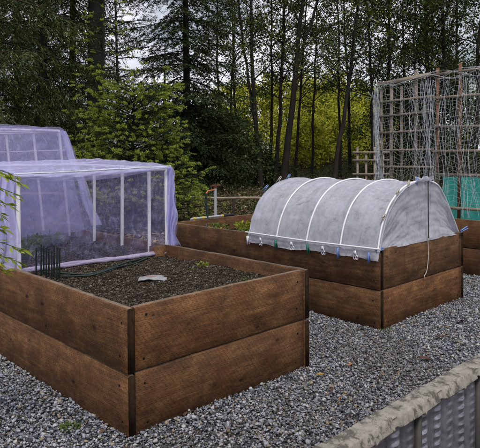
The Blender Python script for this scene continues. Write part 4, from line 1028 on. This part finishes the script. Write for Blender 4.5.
def conifer(base, height, r0, z0, nwh, per, blen, label, seed, mat, barkmat='bark', droop=0.05, up=0.0, twig=0.30, tl=0.10, tw=0.022, tips=None, lean=(0, 0), name="conifer", group=None, dens=16, taper=1.0, hang=0.0, tiplen=0.05, ntip=14, zmax=99):
    """whorls of boughs; each bough a tapering axis with side twigs, each twig a flat spray of short needles"""
    g = np.random.default_rng(seed); t = thing(name, label, "tree", base, group); tr = MB()
    s = np.linspace(0, 1, 20); TP = np.stack([lean[0] * s, lean[1] * s, height * s - 0.1], 1) + np.stack([.04 * np.sin(s * 5 + seed), .04 * np.cos(s * 4 + seed), 0 * s], 1) * (s[:, None] > 0)
    tr.tube(TP, r0 * (1 - 0.85 * s) + 0.004, 12)
    C, D, NN, T = [], [], [], []
    for q in range(nwh):
        f = (q + g.uniform(0, .6)) / nwh; z = z0 + (height - z0) * f
        if z > zmax and q % 2: continue
        for b in range(per):
            a = b * 6.283 / per + q * 1.1 + g.uniform(-.35, .35); l_ = blen * (1 - f * taper * 0.92) * g.uniform(.65, 1.15) + 0.08
            p0 = np.array([np.interp(z / height, s, TP[:, 0]), np.interp(z / height, s, TP[:, 1]), z + g.uniform(-.12, .12)])
            BP = limb_path(g, p0, (math.cos(a), math.sin(a), up + 0.25 * f), l_, 9, droop, 0.12, droop * 1.6)
            tr.tube(BP, np.linspace(0.006 + l_ * 0.008, 0.002, 9), 4, False)
            side = unit(np.cross(BP[-1] - BP[0], [0, 0, 1]))
            nt_ = max(4, int(l_ / 0.075))
            for w_ in range(nt_):
                u = 0.12 + 0.88 * (w_ + g.random() * .6) / nt_; i = min(7, int(u * 8)); p = BP[i] + (BP[i + 1] - BP[i]) * (u * 8 - i)
                ax = unit(BP[i + 1] - BP[i]); sg = 1 if w_ % 2 else -1
                dd = unit(ax * 0.75 + side * sg * g.uniform(.5, 1.0) + np.array([0, 0, g.normal(0, .12) - hang]))
                tln = twig * (0.35 + 0.9 * math.sin(math.pi * min(1, u * 0.85 + 0.12))) * g.uniform(.6, 1.2)
                m_ = dens; v = g.random(m_); c = p + dd * (tln * v)[:, None] + np.array([0, 0, -1]) * (hang * tln * v ** 2)[:, None]
                nd = dd * 0.8 + unit(np.cross(dd, [0, 0, 1])) * (g.choice([-1, 1], m_) * g.uniform(.3, 1.0, m_))[:, None] + g.normal(0, .25, (m_, 3)) - np.array([0, 0, hang * 0.6])
                C.append(c); D.append(nd); NN.append(np.array([0, 0, 1.0]) + g.normal(0, .45, (m_, 3)))
                if tips and g.random() < tips: T.append((p + dd * tln, dd))
    C, D, NN = np.concatenate(C), np.concatenate(D), np.concatenate(NN); n = len(C)
    ln = tl * g.uniform(.6, 1.3, n)
    V, Q = leaf_quads(C, D, NN, ln, tw * g.uniform(.7, 1.3, n), 0.1)
    tr.build("trunk", M[barkmat], t, smooth=True); np_mesh("crown", V, Q, M[mat], t)
    if T:
        TPp = np.array([x[0] for x in T]); TD = np.array([x[1] for x in T]); k = len(T)
        idx = np.repeat(np.arange(k), ntip); n = len(idx); dr = unit(TD[idx] + np.array([0, 0, -0.25])); v = g.random(n)
        c = TPp[idx] + dr * (v * tiplen)[:, None]
        nd = dr * 0.75 + g.normal(0, .6, (n, 3))
        V, Q = leaf_quads(c, nd, g.normal(0, 1, (n, 3)), tiplen * 0.36 * g.uniform(.6, 1.3, n), tiplen * 0.13, 0.1)
        np_mesh("new_shoots", V, Q, M['spruce_tip'], t)
    return t

# young spruce with bright new growth, behind the netting
conifer(spot(134, 9.2), 2.30, 0.05, 0.25, 17, 10, 1.05, "bushy young spruce tipped with bright yellow green shoots", 2001, 'spruce', droop=0.03, up=0.25, twig=0.26, tl=0.034, tw=0.0075, tips=0.85, name="spruce", dens=50, tiplen=0.085, ntip=64, taper=0.50)
conifer(spot(104, 10.2), 4.6, 0.05, 0.5, 13, 4, 0.55, "narrow spruce with bright shoots climbing before the big trunk", 2002, 'spruce', droop=0.04, up=0.2, twig=0.24, tl=0.034, tw=0.007, tips=0.75, name="spruce", dens=26, tiplen=0.085, ntip=44, taper=0.55)
conifer(spot(172, 9.6), 1.35, 0.03, 0.15, 8, 7, 0.85, "low spruce seedling right of the netting corner", 2003, 'spruce', droop=0.03, up=0.2, twig=0.24, tl=0.032, tw=0.006, tips=0.5, name="spruce", dens=34, tiplen=0.07, ntip=40)
# big trunk, sapling, dark fir, cedars
conifer(spot(97, 13.5), 16, 0.225, 5.2, 16, 5, 2.6, "big straight conifer trunk rising behind the narrow spruce", 2010, 'fir', 'bark_grey', droop=0.10, up=-0.05, twig=0.5, tl=0.11, tw=0.024, dens=15, taper=0.6)
conifer(spot(117, 11.5), 6.4, 0.035, 1.4, 22, 4, 1.0, "thin hemlock sapling against the sky beside the big trunk", 2011, 'fir', droop=0.05, up=0.1, twig=0.20, tl=0.05, tw=0.012, dens=22, taper=0.5)
conifer(spot(186, 14), 12, 0.10, 0.5, 36, 7, 1.65, "tall dark fir behind the spruce, right of the bright sky gap", 2012, 'fir', droop=0.07, up=-0.05, twig=0.42, tl=0.085, tw=0.019, dens=34, taper=0.75, hang=0.25)
conifer(spot(166, 17), 4.2, 0.08, 0.3, 14, 6, 1.3, "dark low fir behind the spruce's right side", 2013, 'fir', droop=0.07, up=-0.05, twig=0.42, tl=0.10, tw=0.022, dens=24, taper=0.8, hang=0.2)
CG = "dark cedars behind the netting"
conifer(spot(2, 10.5), 11, 0.24, 1.7, 24, 5, 2.6, "cedar with a thick leaning brown trunk at the left edge", 2020, 'cedar', 'bark_brown', droop=0.11, up=0.0, twig=0.5, tl=0.085, tw=0.015, dens=30, taper=0.6, hang=0.55, lean=(-1.6, 1.0), name="cedar", group=CG)
conifer(spot(45, 13), 11, 0.13, 0.5, 28, 6, 2.3, "drooping cedar with a slim trunk left of the big one", 2021, 'cedar', droop=0.10, up=0.0, twig=0.5, tl=0.095, tw=0.017, dens=30, taper=0.6, hang=0.6, name="cedar", group=CG)
conifer(spot(74, 16), 11, 0.12, 0.3, 26, 6, 2.2, "cedar filling the gap left of the big trunk", 2022, 'cedar', droop=0.09, up=0.0, twig=0.5, tl=0.11, tw=0.021, dens=24, taper=0.6, hang=0.6, name="cedar", group=CG)
conifer(spot(18, 18), 12, 0.14, 0.3, 26, 6, 2.6, "cedar far back at the left edge", 2023, 'cedar', droop=0.09, up=0.0, twig=0.55, tl=0.12, tw=0.023, dens=22, taper=0.6, hang=0.5, name="cedar", group=CG)

# undergrowth and litter
def undergrowth():
    g = np.random.default_rng(77); n = 80000
    d = g.uniform(10.4, 24, n); lat = g.uniform(-0.52, 0.52, n) * d
    x = CAM[0] + FH[0] * d + RH[0] * lat; y = CAM[1] + FH[1] * d + RH[1] * lat
    cl = np.clip(waves(91, x, y, 0.35, 8) * 1.2 + 0.55, 0.0, 1.3)
    z = terrain(x, y) + g.random(n) ** 1.5 * (0.05 + 0.24 * cl) * np.clip((d - 8.5) / 3, 0.15, 1.2)
    D = g.normal(0, 1, (n, 3)) + np.array([0, 0, 0.3]); ls = g.uniform(.03, .085, n)
    V, Q = leaf_quads(np.stack([x, y, z], 1), D, np.array([0, 0, 1.0]) + g.normal(0, .6, (n, 3)), ls, ls * .5)
    tag(np_mesh("undergrowth", V, Q, M['brush']), "tangled dark green undergrowth under the trees", "undergrowth", kind='stuff')
    n = 44000; d = g.uniform(6.8, 15, n); lat = g.uniform(-0.5, 0.5, n) * d
    x = CAM[0] + FH[0] * d + RH[0] * lat; y = CAM[1] + FH[1] * d + RH[1] * lat
    P = np.stack([x, y, terrain(x, y) + 0.012 + g.random(n) * 0.03], 1)
    k = ~(inside(P, BA) | inside(P, BB) | inside(P, BE)) & ((y > 3.3) | (x > 6.8)); P = P[k]; n = len(P)
    ls = g.uniform(.03, .11, n); V, Q = leaf_quads(P, g.normal(0, 1, (n, 3)) * (1, 1, .2), np.array([0, 0, 1.0]) + g.normal(0, .35, (n, 3)), ls, ls * .45)
    tag(np_mesh("leaf_litter", V, Q, M['litter']), "brown leaf litter on the ground behind the beds", "leaf litter", kind='stuff')
undergrowth()

# plant reaching in from the left edge
def left_plant():
    b = np.array([-1.1, 0.55, 0.0]); t = thing("leafy_shrub", "lime green leafy shrub reaching in at the left edge", "shrub", b); g = np.random.default_rng(5)
    st = MB(); C, D, LS = [], [], []
    tips_ = [(0.698, -0.466, 1.130), (0.689, -0.459, 1.085), (0.666, -0.438, 1.043), (0.639, -0.414, 1.004), (0.65, -0.43, 0.953), (0.702, -0.476, 0.870), (0.685, -0.461, 0.826), (0.65, -0.429, 0.789), (0.627, -0.399, 1.121), (0.598, -0.373, 1.063), (0.595, -0.374, 0.907), (0.631, -0.409, 0.868), (0.679, -0.447, 1.16), (0.62, -0.42, 0.83),
             (0.4, -0.1, 1.2), (0.3, -0.4, 1.0), (0.2, 0.2, 1.15), (0.0, -0.2, 1.1), (0.35, -0.2, 0.8)]
    for e in tips_:
        e = np.array(e) - (0.02, 0, 0); z = e[2]
        P = catmull([(g.normal(0, .02), g.normal(0, .02), 0), (e[0] * .10, e[1] * .1, z * .60), (e[0] * .45, e[1] * .45, z * 0.98 + .05), (e[0] * .8, e[1] * .8, z + .05), e], 20)
        st.tube(P, np.linspace(0.006, 0.0011, 20), 5)
        for i in range(11, 20):
            ax = unit(P[i] - P[i - 1])
            for q in range(2 if i < 15 else 3):
                sd_ = unit(np.cross(ax, [0, 0, 1])) * (1 if q % 2 else -1)
                dd = unit(ax * .8 + sd_ * g.uniform(.2, .9) + np.array([0, 0, -.35]) + g.normal(0, .25, 3))
                C.append(P[i] + g.normal(0, .006, 3)); D.append(dd); LS.append(g.uniform(.030, .050))
        C.append(P[-1]); D.append(unit(P[-1] - P[-2]) + (0, 0, -.3)); LS.append(.05)
    C, D, LS = np.array(C), np.array(D), np.array(LS)
    st.build("stem", M['weed'], t, smooth=True)
    V, Q = leaf_quads(C, D, np.array([0, 0, 1.0]) + g.normal(0, .45, C.shape), LS, LS * .30, .12)
    np_mesh("foliage", V, Q, M['lime_leaf'], t)
left_plant()

# brown house with a blue grey roof far beyond the shrubs
def house():
    b = spot(362, 42); t = thing("house", "brown house with a blue grey roof half hidden behind the shrubs", "house", b)
    wl = plain("brown_cladding", (0.13, 0.065, 0.035), 0.8, scale=3); rf = plain("blue_grey_roof", (0.15, 0.19, 0.25), 0.5, scale=4)
    gl = plain("window_glass", (0.05, 0.06, 0.07), 0.1, spec=0.6)
    Wd, Dp, Hh = 4.0, 4.0, 3.4
    mb = MB(); ang = math.atan2(RH[1], RH[0])
    mb.box((-Wd, -Dp, -1), (Wd, Dp, Hh)); o = mb.build("wall", wl, t); t.rotation_euler = (0, 0, ang)
    rb = MB(); V = [(-Wd - .5, -Dp - .6, Hh), (Wd + .5, -Dp - .6, Hh), (Wd + .5, 0, Hh + 1.5), (-Wd - .5, 0, Hh + 1.5), (Wd + .5, Dp + .6, Hh), (-Wd - .5, Dp + .6, Hh)]
    rb.add(V + [(v[0], v[1], v[2] - .15) for v in V], [[0, 1, 2, 3], [3, 2, 4, 5], [6, 9, 8, 7], [9, 11, 10, 8], [0, 6, 7, 1], [5, 4, 10, 11], [0, 3, 9, 6], [3, 5, 11, 9], [1, 7, 8, 2], [2, 8, 10, 4]]).build("roof", rf, t)
    for x in (-2.4, 0.3, 2.5): MB().box((x - .5, -Dp - .03, 1.0), (x + .5, -Dp - .002, 2.2)).build("window", gl, t)
house()
